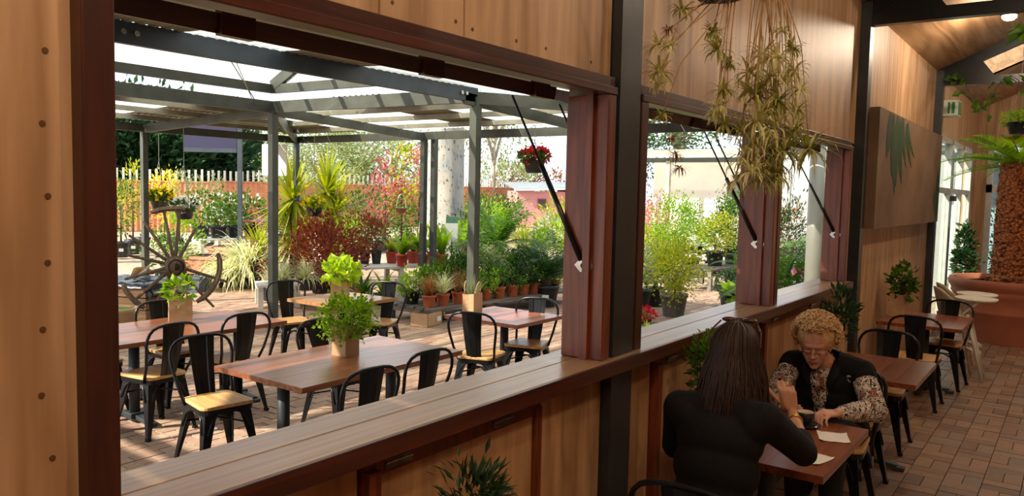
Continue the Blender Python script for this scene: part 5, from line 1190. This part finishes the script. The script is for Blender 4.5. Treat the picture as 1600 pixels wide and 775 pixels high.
# giant terracotta planter with tree fern
c = hpt(1594, 11.2); pl = thing('planter', 'giant round terracotta planter by the end door', 'planter', (c.x, c.y, 0))
MB().lathe([(.60, 0), (.63, .1), (.72, .42), (.735, .44), (.725, .46), (.77, .66), (.80, .70), (.79, .73), (.80, .76), (.83, .80), (.84, .86), (.82, .90), (.76, .90), (.74, .82)], 40, close=False).build('bowl', plain('big_terracotta', '#a8654a', .75, 0, .08, 3, .05), pl, True)
MB().lathe([(.745, .80), (.4, .83), (.001, .84)], 30, close=False).build('soil', M_soil, pl, True)
def fernbark():
    m, n, l, p = newmat('tree_fern_trunk'); tc = n.new('ShaderNodeTexCoord'); t = n.new('ShaderNodeTexVoronoi'); t.inputs['Scale'].default_value = 26; l.new(tc.outputs['Object'], t.inputs['Vector'])
    rp = ramp(n, [(.1, '#c07a44'), (.5, '#95532c'), (.9, '#3c2012')]); l.new(t.outputs['Distance'], rp.inputs[0]); l.new(rp.outputs[0], p.inputs['Base Color']); p.inputs['Roughness'].default_value = .95
    b = n.new('ShaderNodeBump'); b.inputs['Strength'].default_value = 1; b.inputs['Distance'].default_value = .03; b.invert = True; l.new(t.outputs['Distance'], b.inputs['Height']); l.new(b.outputs[0], p.inputs['Normal']); return m
tf = thing('tree_fern', 'tree fern with shaggy rust brown trunk growing in the giant planter', 'tree fern', (c.x, c.y, .84)); g = rng_(); vs = []; K = 36
for i in range(44):
    z = 1.72*i/43
    for j in range(K):
        a = 2*PI*j/K; r_ = (.30-.035*z/1.7+(.05 if z < .12 else 0))*(1+g.uniform(-.07, .07)); vs.append((r_*math.cos(a), r_*math.sin(a), z+g.uniform(-.012, .012)))
MB().add(vs, [(i*K+j, i*K+(j+1) % K, (i+1)*K+(j+1) % K, (i+1)*K+j) for i in range(43) for j in range(K)]+[tuple(range(43*K, 44*K))]).build('trunk', fernbark(), tf)
foliage('fronds', frond_geo(g, 24, (0, 0, 1.70), 1.05, (-12, 40), .45, 34, .20, .028, -.7), LM['bright'], tf)
# climbing plant beside the planter
cl_ = hpt(1514, 13.2); potplant('climbing_plant', 'tall dark ivy climbing beside the end door', (cl_.x, cl_.y, 0), None, potspec=(.2, .35, M_pot), leaf='dark', n=700, size=(.14, .14, .6), zc=1.0, L=.09, W=.06, clumps=50, shell=.2)
# high chairs
M_hc = plain('white_high_chair', '#d9d2c4', .4, 0, .05, 6); M_hs = plain('beige_seat_shell', '#b8a890', .5, 0, .06, 6)
def highchair(x, y, rz, label):
    t = thing('high_chair', label, 'high chair', (x, y, 0), rz, 'white high chairs')
    for sx in (-1, 1):
        for sy in (-1, 1): MB().tube([(sx*.10, sy*.14, .74), (sx*.27, sy*.23, .0)], [.022, .017], 8).build('leg', M_hc, t, True)
    prof = []; vs = []; n = 11
    for i in range(9):
        f = i/8; z = .72+.30*f; r_ = .155+.02*f
        for j in range(n):
            a = R(70)+R(220)*j/(n-1); vs.append((r_*math.cos(a)-.05*f, r_*math.sin(a), z-(0 if i == 0 else .17*max(0, abs(j-(n-1)/2)/((n-1)/2)-.35)*f*1.5)))
    o = MB().add(vs, [(i*n+j, i*n+j+1, (i+1)*n+j+1, (i+1)*n+j) for i in range(8) for j in range(n-1)]).build('seat_shell', M_hs, t, True); s_ = o.modifiers.new('thick', 'SOLIDIFY'); s_.thickness = .018
    MB().lathe([(.17, .70), (.175, .73), (.001, .735)], 20, close=False).lathe([(.17, .70), (.001, .695)], 20, close=False).build('seat', M_hs, t, True)
    MB().lathe([(.001, .885), (.23, .885), (.25, .90), (.25, .915), (.235, .905), (.001, .90)], 24, (.22, 0, 0), close=False, sx=.85, sy=1.0).build('tray', M_hc, t, True)
    MB().bar((.12, -.16, .80), (.12, .16, .80), .03, .02).bar((.05, .15, .74), (.2, .18, .89), .02, .02).bar((.05, -.15, .74), (.2, -.18, .89), .02, .02).build('tray_bracket', M_hc, t)
    MB().b2(.17, .27, -.13, .13, .30, .325).build('footrest', M_hc, t); return t
highchair(10.12, 1.12, R(-70), 'white high chair with clear tray beside the far indoor chair'); highchair(10.62, 1.16, R(-70), 'white high chair standing nearer the giant planter')
# planters on indoor tables (paper bags) and the crockery
paperbag('paper bag against the wall on the high chair table', 9.30, 1.56, .75, 0, .24, .14, .24, False)
topplant('leafy_plant', 'bushy green plant in the bag on the high chair table', 9.30, 1.52, .95, 'bush', 'green', n=260, size=(.18, .10, .17), zc=.16, L=.075, W=.05, clumps=24)
paperbag('tall handled paper bag on the empty indoor table', 6.5, 1.52, .75, 8, .22, .14, .22, True)
topplant('leafy_plant', 'dark leafy plant in the handled bag on the empty table', 6.5, 1.5, .92, 'bush', 'dark', n=260, size=(.15, .09, .17), zc=.15, L=.08, W=.03, clumps=20)
paperbag('paper bag behind the dark haired woman on her table', 3.90, 1.55, .75, 0, .2, .12, .18, False)
topplant('leafy_plant', 'dense small leafed plant beside the dark haired woman', 3.90, 1.52, .9, 'bush', 'green', n=900, size=(.13, .10, .19), zc=.17, L=.035, W=.025, clumps=40)
table('cafe_table', 'indoor timber table below the sill by the first window, almost out of view', 1.50, 2.40, .62, 1.62, M_topi, ((0, 0),), X4, TG)
paperbag('paper bag under the sill below the first window', 1.97, 1.46, .75, -15, .2, .14, .25, False)
topplant('leafy_plant', 'dark narrow leafed plant under the sill below the first window', 1.88, 1.52, .92, 'bush', 'dark', n=320, size=(.09, .08, .11), zc=.09, L=.06, W=.014, clumps=16)
cpn = thing('coffee_cup', 'dark coffee cup with pale inside held by the curly haired woman', 'cup', (4.36, 1.16, .765)); M_cup = plain('dark_glaze', '#20242c', .25, 0, .1, 9); M_cin = plain('cream_glaze', '#d8ccb8', .3, 0, .05, 9)
MB().lathe([(.022, 0), (.028, .004), (.042, .04), (.047, .066), (.045, .067)], 24, close=False).build('bowl', M_cup, cpn, True); MB().lathe([(.045, .067), (.040, .04), (.025, .008), (.001, .006)], 24, close=False).build('inside', M_cin, cpn, True); MB().lathe([(.0405, .052), (.001, .052)], 24, close=False).build('coffee', plain('milky_coffee', '#b58a60', .4), cpn)
MB().tube([(.045*math.cos(2.4)+.0*q, .045*math.sin(2.4), .05) if q == 0 else ((.045+.022*math.sin(PI*q/6))*math.cos(2.4), (.045+.022*math.sin(PI*q/6))*math.sin(2.4), .05-.03*q/6) for q in range(7)], .005, 6).build('cup_handle', M_cup, cpn, True)
sc_ = MB().lathe([(.03, .0), (.045, .002), (.078, .012), (.08, .015), (.045, .006), (.001, .005)], 28, close=False).build('saucer', M_cup, None, True, loc=(4.36, 1.16, .7505)); tag(sc_, 'dark round saucer under the coffee cup', 'saucer')
M_nap = plain('white_napkin', '#e6e0d2', .85, 0, .03, 12)
for k, (x, y, rz, lab) in enumerate(((4.25, .985, .35, 'white paper napkin beside the coffee cup'), (3.84, .985, -.25, 'white paper napkin in front of the dark haired woman'))):
    g = rng_(); vs = [((i/6-.5)*.17, (j/6-.5)*.15, .002+g.uniform(0, .002)+(.006 if (i in (0, 6) and j in (0, 6)) else 0)) for j in range(7) for i in range(7)]
    o = MB().add(vs, [(j*7+i, j*7+i+1, j*7+i+8, j*7+i+7) for j in range(6) for i in range(6)]).build('napkin', M_nap, None, True, loc=(x, y, .7505)); o.rotation_euler = (0, 0, rz); tag(o, lab, 'napkin', 'paper napkins')
# yard seen through the end glazing
struct('ground_annex', MB().b2(18, 60, -20, 1.95, -.3, -.045), bpy.data.materials['far_paving'], 'paved ground beyond the end door')
an = thing('shade_canopy', 'white striped canopy on blue grey posts beyond the end door', 'canopy', (22, 0, 0))
for k in range(9): MB().b2(-1.5, 1.5, -3+k*.62, -2.5+k*.62, 3.1+.01*k, 3.14+.01*k).build('canopy_sheet', M_white, an)
MB().bar((-1.5, -3, 3.0), (-1.5, 2.6, 3.0), .08, .22).build('beam', M_bluegrey, an)
for y in (-2.5, -.2, 1.35, 2.5): MB().b2(-1.55, -1.45, y-.05, y+.05, 0, 3.0).build('post', M_bluegrey, an)
MB().b2(1.3, 1.5, -3, 2.6, 0, 3.1).build('back_wall', plain('blue_grey_wall', '#8fa0b0', .6), an)
for k, (x, y, r, leaf, lab) in enumerate(((19.3, .9, .4, 'bright', 'bright shrub just beyond the end door'), (19.6, .3, .45, 'green', 'leafy shrub beyond the end door, by the post'), (19.7, 1.25, .4, 'dark', 'dark shrub beyond the end door near the pipe'))):
    potplant('shrub', lab, (x, y, 0), 'shrubs beyond the end door', potspec=(.25, .4, M_pot), leaf=leaf, n=700, size=(r, r, .7), zc=1.1, L=.1, W=.06, clumps=30)
# ------------------------------------------------------------------ two women at the indoor table
def cap(m, p, q, r0, r1, n=12):
    p, q = Vector(p), Vector(q); m.tube([p, p.lerp(q, .5), q], [r0, (r0+r1)/2, r1], n); m.sph(p, r0, n, 8); m.sph(q, r1, n, 8)
def chain(m, pts, rs, n=12):
    for a, b, r0, r1 in zip(pts[:-1], pts[1:], rs[:-1], rs[1:]): cap(m, a, b, r0, r1, n)
def blob(m, name, mat, parent, vox=.005, it=6, dec=0):
    """overlapping volumes fused into one continuous skin"""
    me = m.mesh(name, mat); o = bpy.data.objects.new(name, me); COL.objects.link(o)
    r_ = o.modifiers.new('r', 'REMESH'); r_.mode = 'VOXEL'; r_.voxel_size = vox; r_.use_smooth_shade = True
    s_ = o.modifiers.new('s', 'SMOOTH'); s_.iterations = it; s_.factor = .5
    dg = bpy.context.evaluated_depsgraph_get(); ev = o.evaluated_get(dg); nm = bpy.data.meshes.new_from_object(ev)
    bpy.data.objects.remove(o); bpy.data.meshes.remove(me)
    nm.name = name
    if not nm.materials: nm.materials.append(mat)
    return mk(name, nm, parent)
def frame(f, up):
    """columns: forward, left, up"""
    f = Vector(f).normalized(); l = Vector(up).cross(f).normalized(); u = f.cross(l); return Matrix((f, l, u)).transposed()
def headgeo(m, c, M, k=1.0, neck=None):
    c = Vector(c); T = lambda x, y, z: c+M @ Vector((x*k, y*k, z*k))
    E_ = lambda x, y, z, a, b, d: m.sph(T(x, y, z), (a*k, b*k, d*k), 18, 12, M)
    E_(-.012, 0, .03, .096, .077, .098); E_(.028, 0, -.045, .064, .056, .076); E_(.060, 0, -.098, .024, .026, .020)
    E_(.045, .034, -.03, .036, .026, .036); E_(.045, -.034, -.03, .036, .026, .036); E_(.062, 0, .028, .028, .052, .016)
    cap(m, T(.082, 0, .012), T(.104, 0, -.026), .008*k, .012*k, 10); E_(.092, .011, -.030, .010, .008, .008); E_(.092, -.011, -.030, .010, .008, .008)
    E_(.078, 0, -.060, .016, .026, .012)
    for s in (-1, 1): E_(-.008, s*.076, -.008, .019, .008, .031)
    if neck: cap(m, T(-.028, 0, -.07), neck, .050*k, .056*k)
    return T
def handgeo(m, wrist, f, s, n, curls, thumb, k=1.0):
    """wrist point; f towards the knuckles, s thumb side, n palm side; curls per finger (three bends)"""
    w_ = Vector(wrist); f, s, n = Vector(f).normalized(), Vector(s).normalized(), Vector(n).normalized()
    P = lambda a, b, c: w_+f*a*k+s*b*k+n*c*k
    for b in (-.028, -.010, .010, .026): cap(m, P(.008, b*.6, 0), P(.082-(.006 if b < -.02 else 0), b, -.002), .013*k, .0115*k, 8)
    cap(m, P(.015, .02, .006), P(.05, .026, .01), .016*k, .012*k, 8)
    tips = []; mids = []
    for b, L, cu in zip((.028, .010, -.009, -.027), ((.042, .026, .021), (.046, .030, .023), (.043, .027, .022), (.034, .021, .019)), curls):
        p = P(.084-(.007 if b < -.02 else 0), b, -.002); a = 0; r_ = .0092*k
        for q in range(3):
            a += R(cu[q]); d = f*math.cos(a)+n*math.sin(a)+s*(b*1.2 if q == 0 else 0); e = p+d.normalized()*L[q]*k; cap(m, p, e, r_, r_*.9, 8)
            if q == 0: mids.append((p.lerp(e, .5), d.normalized(), r_))
            p = e; r_ *= .9
        tips.append(p)
    p = P(.022, .026, .008); d = (s*thumb[0]+f*thumb[1]+n*thumb[2]).normalized(); e = p+d*.042*k; cap(m, p, e, .0125*k, .0105*k, 8)
    d2 = (d+(f*thumb[3]+n*thumb[4])).normalized(); e2 = e+d2*.030*k; cap(m, e, e2, .0105*k, .0095*k, 8); d3 = (d2+(f*thumb[3]+n*thumb[4])*.5).normalized(); e3 = e2+d3*.024*k; cap(m, e2, e3, .0095*k, .0078*k, 8)
    return mids
def ringon(mid, parent):
    c, d, r_ = mid; u, v = orth(d)
    MB().tube([c+(u*math.cos(2*PI*q/16)+v*math.sin(2*PI*q/16))*(r_*1.02) for q in range(16)], .0022, 6, closed=True).build('ring', M_gold, parent, True)
def skinmat(name, col, col2):
    m = plain(name, col, .5, 0, .05, 18, .06, 90, col2); p = m.node_tree.nodes['Principled BSDF']; p.inputs['Subsurface Weight'].default_value = .12; p.inputs['Subsurface Radius'].default_value = (.02, .008, .005); return m
M_sk1 = skinmat('skin_tan', '#b98462', '#a87252'); M_sk2 = skinmat('skin_fair', '#cf9c80', '#bb8268'); M_lip = plain('lips', '#a05a50', .4, 0, .05); M_eye = plain('eye_dark', '#1e1814', .2); M_gold = plain('gold', '#d8a84a', .2, 1, .05)
M_cloth = plain('black_cloth', '#0e0d0d', .85, 0, .2, 40, .15, 200, spec=.25); M_trou = plain('dark_trousers', '#15161a', .85, 0, .2, 40)
# ---- dark haired woman, back towards the camera, right hand raised
yw = thing('person', 'person with long dark hair in a black top, seen from behind, hand raised', 'person', (3.0, 1.16, 0))
O = Vector((3.0, 1.16, 0)); L_ = lambda v: Vector(v)-O
HC = Vector((3.24, 1.165, 1.315)); HM = frame((1, .18, -.16), (0, 0, 1))
sR, sL = Vector((3.10, .975, 1.105)), Vector((3.10, 1.345, 1.095)); eR = Vector((3.45, .92, .895)); wR = Vector((3.765, 1.06, .965)); eL = Vector((3.28, 1.44, .86)); wL = Vector((3.52, 1.36, .77))
def torso(m, hip, waist, chest, neck, rs, fwd=(1, 0, 0), wid=(1, 1, 1)):
    M = frame(fwd, (0, 0, 1)); pts = [hip, hip.lerp(waist, .5), waist, waist.lerp(chest, .5), chest]
    for p, (rx, ry, rz) in zip(pts, rs): m.sph(p, (rx, ry, rz), 20, 12, M)
    cap(m, chest+Vector((0, 0, .05)), neck, .08, .052)
b = MB(); T = headgeo(b, L_(HC), HM, 1.0, L_((3.14, 1.16, 1.14)))
hip, wst, chs, nck = L_((3.0, 1.16, .57)), L_((3.03, 1.16, .76)), L_((3.08, 1.16, 1.0)), L_((3.14, 1.16, 1.15))
RS = ((.14, .18, .12), (.13, .165, .12), (.115, .15, .13), (.12, .165, .13), (.11, .17, .11))
torso(b, hip, wst, chs, nck, RS)
for s, e, w_ in ((sR, eR, wR), (sL, eL, wL)): chain(b, [L_(s.lerp(O+chs, .25)), L_(s), L_(s.lerp(e, .5)), L_(e), L_(e.lerp(w_, .5)), L_(w_)], [.06, .056, .047, .040, .036, .026])
for s in (-1, 1): chain(b, [hip+Vector((0, s*.09, -.01)), hip+Vector((.40, s*.10, -.0)), hip+Vector((.42, s*.10, -.28)), hip+Vector((.38, s*.10, -.50)), hip+Vector((.5, s*.10, -.535))], [.088, .066, .052, .04, .03])
hm = handgeo(b, L_(wR)+Vector((.012, .012, .02)), (.06, .32, 1), (-.34, .92, -.02), (.93, .28, -.14), ((48, 66, 40), (40, 64, 40), (46, 64, 40), (54, 64, 40)), (.85, .8, .15, .4, .12), 1.12)
handgeo(b, L_(wL), (.95, -.3, -.05), (.3, -.95, 0), (0, 0, -1), ((15, 22, 15),)*4, (.7, .7, .1, .2, .1))
blob(b, 'body', M_sk1, yw, .0045, 5)
j = MB(); torso(j, hip, wst, chs, nck-Vector((0, 0, .045)), [tuple(x+.018 for x in r) for r in RS])
for s, e, w_, f in ((sR, eR, wR, .30), (sL, eL, wL, .9)): chain(j, [L_(s.lerp(O+chs, .25)), L_(s), L_(s.lerp(e, .5)), L_(e), L_(e.lerp(w_, f))], [.085, .074, .066, .062, .056])
chain(j, [L_(sR)+Vector((0, 0, .0)), L_((3.12, 1.16, 1.125)), L_(sL)], [.066, .072, .066])
blob(j, 'black_top', M_cloth, yw, .008, 8)
tr = MB()
for s in (-1, 1): chain(tr, [hip+Vector((0, s*.09, -.015)), hip+Vector((.40, s*.10, -.005)), hip+Vector((.42, s*.10, -.28)), hip+Vector((.38, s*.10, -.47))], [.115, .082, .07, .062])
blob(tr, 'trousers', M_trou, yw, .009, 6)
for s in (-1, 1):
    sh_ = MB(); chain(sh_, [hip+Vector((.36, s*.10, -.525)), hip+Vector((.46, s*.10, -.53)), hip+Vector((.58, s*.10, -.542))], [.042, .044, .030]); blob(sh_, 'shoe', M_black, yw, .006, 4)
g = rng_(); hr = MB(); M_hair = plain('dark_brown_hair', '#2e1a10', .5, 0, .25, 60, spec=.3)
hc = L_(HC)
for k in range(420):
    a = PI+g.normal()*1.02 if k < 330 else PI+g.uniform(-2.1, 2.1); a = max(PI-2.15, min(PI+2.15, a)); lay = g.uniform(.98, 1.16); pts = []; rs = []
    for q in range(6):
        th = R(4+q*18.5); v = Vector((math.sin(th)*math.cos(a)*.104, math.sin(th)*math.sin(a)*.089, math.cos(th)*.106))*lay
        pts.append(hc+HM @ (v+Vector((-.012, 0, .03)))); rs.append(.0055)
    p = pts[-1]; zend = 1.02+g.uniform(-.035, .06); zs = p.z
    out = Vector((HM @ Vector((math.cos(a), math.sin(a), 0)))); out.z = 0; wob = g.uniform(-.012, .012)
    for q in range(1, 7):
        f = q/6; pts.append(Vector((p.x, p.y, zs+(zend-zs)*f))+out*(.022*math.sin(PI*f*.8)+.03*f)+Vector((wob*f, g.uniform(-.006, .006), 0))+Vector((-.05*f*max(0, -out.x), 0, 0))); rs.append(.0058*(1-.55*f*f))
    hr.tube(pts, rs, 5)
hr.sph(hc+HM @ Vector((-.014, 0, .032)), (.101, .084, .103), 20, 12, HM)
tag(hr.build('hair', M_hair, yw, True), kind='stuff')
sg_ = MB(); 
for s in (-1, 1): sg_.sph(hc+HM @ Vector((.045, s*.042, .158)), (.026, .034, .012), 12, 8, HM)
sg_.tube([hc+HM @ Vector((.04, -.078, .150)), hc+HM @ Vector((-.02, -.102, .11)), hc+HM @ Vector((-.07, -.112, .05))], .004, 6).tube([hc+HM @ Vector((.04, .078, .150)), hc+HM @ Vector((-.02, .102, .11)), hc+HM @ Vector((-.07, .112, .05))], .004, 6).tube([hc+HM @ Vector((.045, -.02, .163)), hc+HM @ Vector((.045, 0, .165)), hc+HM @ Vector((.045, .02, .163))], .004, 6)
sgo = sg_.build('sunglasses', plain('tortoiseshell', '#4a2c18', .2, 0, .3, 40), yw, True); sgo['label'] = 'tortoiseshell sunglasses pushed up on the hair'
d_ = (wR-eR).normalized(); u_, v_ = orth(d_); bc = L_(eR.lerp(wR, .80))
MB().tube([bc+(u_*math.cos(2*PI*q/20)+v_*math.sin(2*PI*q/20))*.0335 for q in range(20)], .0045, 6, closed=True).build('bracelet', M_gold, yw, True)
ringon(hm[2], yw)
MB().sph(hc+HM @ Vector((.088, .03, .012)), (.006, .012, .007), 8, 6, HM).sph(hc+HM @ Vector((.088, -.03, .012)), (.006, .012, .007), 8, 6, HM).build('eyes', M_eye, yw, True); MB().sph(hc+HM @ Vector((.092, 0, -.062)), (.007, .024, .008), 10, 6, HM).build('lips', M_lip, yw, True)
# ---- older woman with curly blonde hair, facing the camera
ow = thing('person', 'person with curly blonde hair and glasses in black vest and patterned blouse', 'person', (5.12, 1.2, 0))
O = Vector((5.12, 1.2, 0)); HC = Vector((4.93, 1.272, 1.10)); HM = frame((-1, -.10, -.30), (0, 0, 1))
sL, sR = Vector((5.03, 1.02, .945)), Vector((5.03, 1.435, .945)); eL = Vector((4.86, .905, .775)); wL = Vector((4.565, 1.045, .80)); eR = Vector((4.80, 1.47, .79)); wR = Vector((4.52, 1.315, .795))
b = MB(); T = headgeo(b, L_(HC), HM, 1.08, L_((5.03, 1.235, .99)))
hip, wst, chs, nck = L_((5.14, 1.2, .57)), L_((5.13, 1.21, .70)), L_((5.06, 1.23, .87)), L_((5.03, 1.235, 1.0))
RS = ((.15, .20, .12), (.15, .19, .12), (.145, .19, .12), (.135, .185, .12), (.115, .18, .095))
torso(b, hip, wst, chs, nck, RS)
for s, e, w_ in ((sR, eR, wR), (sL, eL, wL)): chain(b, [L_(s.lerp(O+chs, .25)), L_(s), L_(s.lerp(e, .5)), L_(e), L_(e.lerp(w_, .5)), L_(w_)], [.06, .058, .05, .042, .038, .027])
for s in (-1, 1): chain(b, [hip+Vector((0, s*.09, -.01)), hip+Vector((-.38, s*.10, -.0)), hip+Vector((-.40, s*.10, -.28)), hip+Vector((-.36, s*.10, -.50)), hip+Vector((-.48, s*.10, -.535))], [.09, .068, .052, .04, .03])
hm2 = handgeo(b, L_(wL), (-.80, .52, .06), (.42, .78, .28), (-.25, -.25, -.9), ((28, 34, 24), (30, 36, 26), (32, 38, 28), (34, 40, 30)), (.55, .8, .25, .2, .25))
handgeo(b, L_(wR), (-.85, -.45, .10), (-.35, .2, .9), (.3, -.9, .1), ((40, 60, 35), (45, 62, 35), (48, 62, 35), (50, 62, 35)), (.5, .9, .25, .3, .2))
blob(b, 'body', M_sk2, ow, .0045, 5)
def blouse():
    m, n, l, p = newmat('swirl_blouse'); tc = n.new('ShaderNodeTexCoord'); t = n.new('ShaderNodeTexNoise'); t.inputs['Scale'].default_value = 17; t.inputs['Detail'].default_value = 1.5; t.inputs['Distortion'].default_value = 2.2; l.new(tc.outputs['Object'], t.inputs['Vector'])
    k = n.new('ShaderNodeMath'); k.operation = 'PINGPONG'; k.inputs[1].default_value = .09; l.new(t.outputs['Fac'], k.inputs[0])
    rp = ramp(n, [(.40, '#16130f'), (.47, '#b8aa98'), (.8, '#cfc0ac')]); mr = n.new('ShaderNodeMapRange'); mr.inputs[2].default_value = .09; l.new(k.outputs[0], mr.inputs[0]); l.new(mr.outputs[0], rp.inputs[0])
    t3 = n.new('ShaderNodeTexNoise'); t3.inputs['Scale'].default_value = 11; l.new(tc.outputs['Object'], t3.inputs['Vector']); r3 = ramp(n, [(.56, '#ffffff'), (.64, '#c98a84')]); l.new(t3.outputs['Fac'], r3.inputs[0])
    mx = n.new('ShaderNodeMix'); mx.data_type = 'RGBA'; mx.blend_type = 'MULTIPLY'; mx.inputs[0].default_value = 1; l.new(rp.outputs[0], mx.inputs[6]); l.new(r3.outputs[0], mx.inputs[7]); l.new(mx.outputs[2], p.inputs['Base Color']); p.inputs['Roughness'].default_value = .8; return m
bl_ = MB(); torso(bl_, hip, wst, chs, nck-Vector((0, 0, .02)), [tuple(x+.008 for x in r) for r in RS])
for s, e, w_ in ((sR, eR, wR), (sL, eL, wL)): chain(bl_, [L_(s.lerp(O+chs, .25)), L_(s), L_(s.lerp(e, .5)), L_(e), L_(e.lerp(w_, .5)), L_(e.lerp(w_, .86))], [.075, .072, .072, .070, .060, .042])
blob(bl_, 'blouse', blouse(), ow, .007, 6)
# sleeveless vest, open at the front
vs_ = MB(); torso(vs_, hip, wst, chs, nck-Vector((0, 0, .055)), [tuple(x+.024 for x in r) for r in RS])
chain(vs_, [L_(sL.lerp(eL, .15)), L_(sL)+Vector((.01, 0, .005)), L_((5.06, 1.235, .985)), L_(sR)+Vector((.01, 0, .005)), L_(sR.lerp(eR, .15))], [.078, .082, .090, .082, .078])
vo = blob(vs_, 'vest', M_cloth, ow, .008, 8)
bm = bmesh.new(); bm.from_mesh(vo.data); kill = []
for f in bm.faces:
    c = f.calc_center_median(); wx = c.x+O.x; wy = c.y+O.y; wz = c.z
    mid = 1.24; half = .035+.16*max(0, wz-.72)
    if wx < 5.04 and abs(wy-mid) < min(half, .085) and wz > .5: kill.append(f)
bmesh.ops.delete(bm, geom=kill, context='FACES'); bm.to_mesh(vo.data); bm.free()
sd_ = vo.modifiers.new('thick', 'SOLIDIFY'); sd_.thickness = .007
cl2 = MB()                                             # turned-down vest collar
for s in (-1, 1): cl2.tube([L_((5.10, 1.24+s*.07, 1.025)), L_((5.0, 1.24+s*.088, 1.0)), L_((4.925, 1.24+s*.082, .93)), L_((4.895, 1.24+s*.06, .86))], [.02, .028, .03, .012], 8, flat=.5)
cl2.build('collar', M_cloth, ow, True)
tr = MB()
for s in (-1, 1): chain(tr, [hip+Vector((0, s*.09, -.015)), hip+Vector((-.38, s*.10, -.005)), hip+Vector((-.40, s*.10, -.28)), hip+Vector((-.36, s*.10, -.47))], [.115, .084, .07, .062])
blob(tr, 'trousers', M_trou, ow, .009, 6)
for s in (-1, 1):
    sh_ = MB(); chain(sh_, [hip+Vector((-.34, s*.10, -.525)), hip+Vector((-.44, s*.10, -.53)), hip+Vector((-.55, s*.10, -.542))], [.042, .044, .030]); blob(sh_, 'shoe', M_black, ow, .006, 4)
g = rng_(); hr = MB(); hc = L_(HC); M_bl = plain('blonde_curls', '#dcb884', .6, 0, .2, 40, col2='#b88c56')
hr.sph(hc+HM @ Vector((-.05, 0, .062)), (.118, .122, .120), 20, 12, HM)
for k in range(2600):
    d = Vector(g.normal(size=3)).normalized()
    if d.x > .30 and d.z < .50: continue
    if d.z < -.62 or (d.z < -.2 and d.x > .1): continue
    c = hc+HM @ (Vector((d.x*.128, d.y*.132, d.z*.128))*g.uniform(.93, 1.06)+Vector((-.036, 0, .066))); n_ = (HM @ d).normalized(); u, v = orth(n_); ra = g.uniform(.006, .012); ph = g.uniform(0, 6.28)
    hr.tube([c+(u*math.cos(ph+q*.9)+v*math.sin(ph+q*.9))*ra+n_*(.004*q-.008) for q in range(7)], [.003, .0036, .004, .004, .0038, .0034, .0025], 5)
tag(hr.build('hair', M_bl, ow, True), kind='stuff')
HM = HM*1.08
gl = MB()
for s in (-1, 1):
    gl.tube([hc+HM @ Vector((.102+.004*math.cos(q*PI/9), s*.034+.024*math.cos(2*PI*q/18), -.002+.017*math.sin(2*PI*q/18))) for q in range(18)], .0017, 5, closed=True)
    gl.tube([hc+HM @ Vector((.10, s*.058, .004)), hc+HM @ Vector((.05, s*.078, .008)), hc+HM @ Vector((-.005, s*.084, .006))], .0016, 5)
gl.tube([hc+HM @ Vector((.105, -.010, 0)), hc+HM @ Vector((.108, 0, .004)), hc+HM @ Vector((.105, .010, 0))], .0016, 5)
go = gl.build('glasses', plain('silver_wire', '#b8a890', .25, .9), ow, True); go['label'] = 'thin wire framed glasses'
for s in (-1, 1):
    MB().sph(hc+HM @ Vector((.078, s*.032, -.003)), (.012, .016, .010), 12, 8, HM).build('eyelid', M_sk2, ow, True)
    MB().tube([hc+HM @ Vector((.0875-.004*abs(q-2)/2, s*.032+(q-2)*.0065, -.008+.001*abs(q-2))) for q in range(5)], .0016, 5).build('lash_line', M_eye, ow, True)
    MB().tube([hc+HM @ Vector((.086-.006*abs(q-2)/2, s*.033+(q-2)*.009, .024-.0015*abs(q-2))) for q in range(5)], .0026, 5).build('eyebrow', plain('fair_brow', '#9a7450', .8), ow, True)
    MB().sph(hc+HM @ Vector((-.002, s*.085, -.045)), .007, 8, 6).build('earring', M_gold, ow, True)
MB().tube([hc+HM @ Vector((.0925-.008*abs(q-3)/3, (q-3)*.0075, -.060-.0006*abs(q-3))) for q in range(7)], [.002, .004, .005, .0045, .005, .004, .002], 6).tube([hc+HM @ Vector((.0905-.008*abs(q-3)/3, (q-3)*.0065, -.068)) for q in range(7)], [.002, .004, .005, .0055, .005, .004, .002], 6).build('lips', M_lip, ow, True)
ringon(hm2[2], ow)
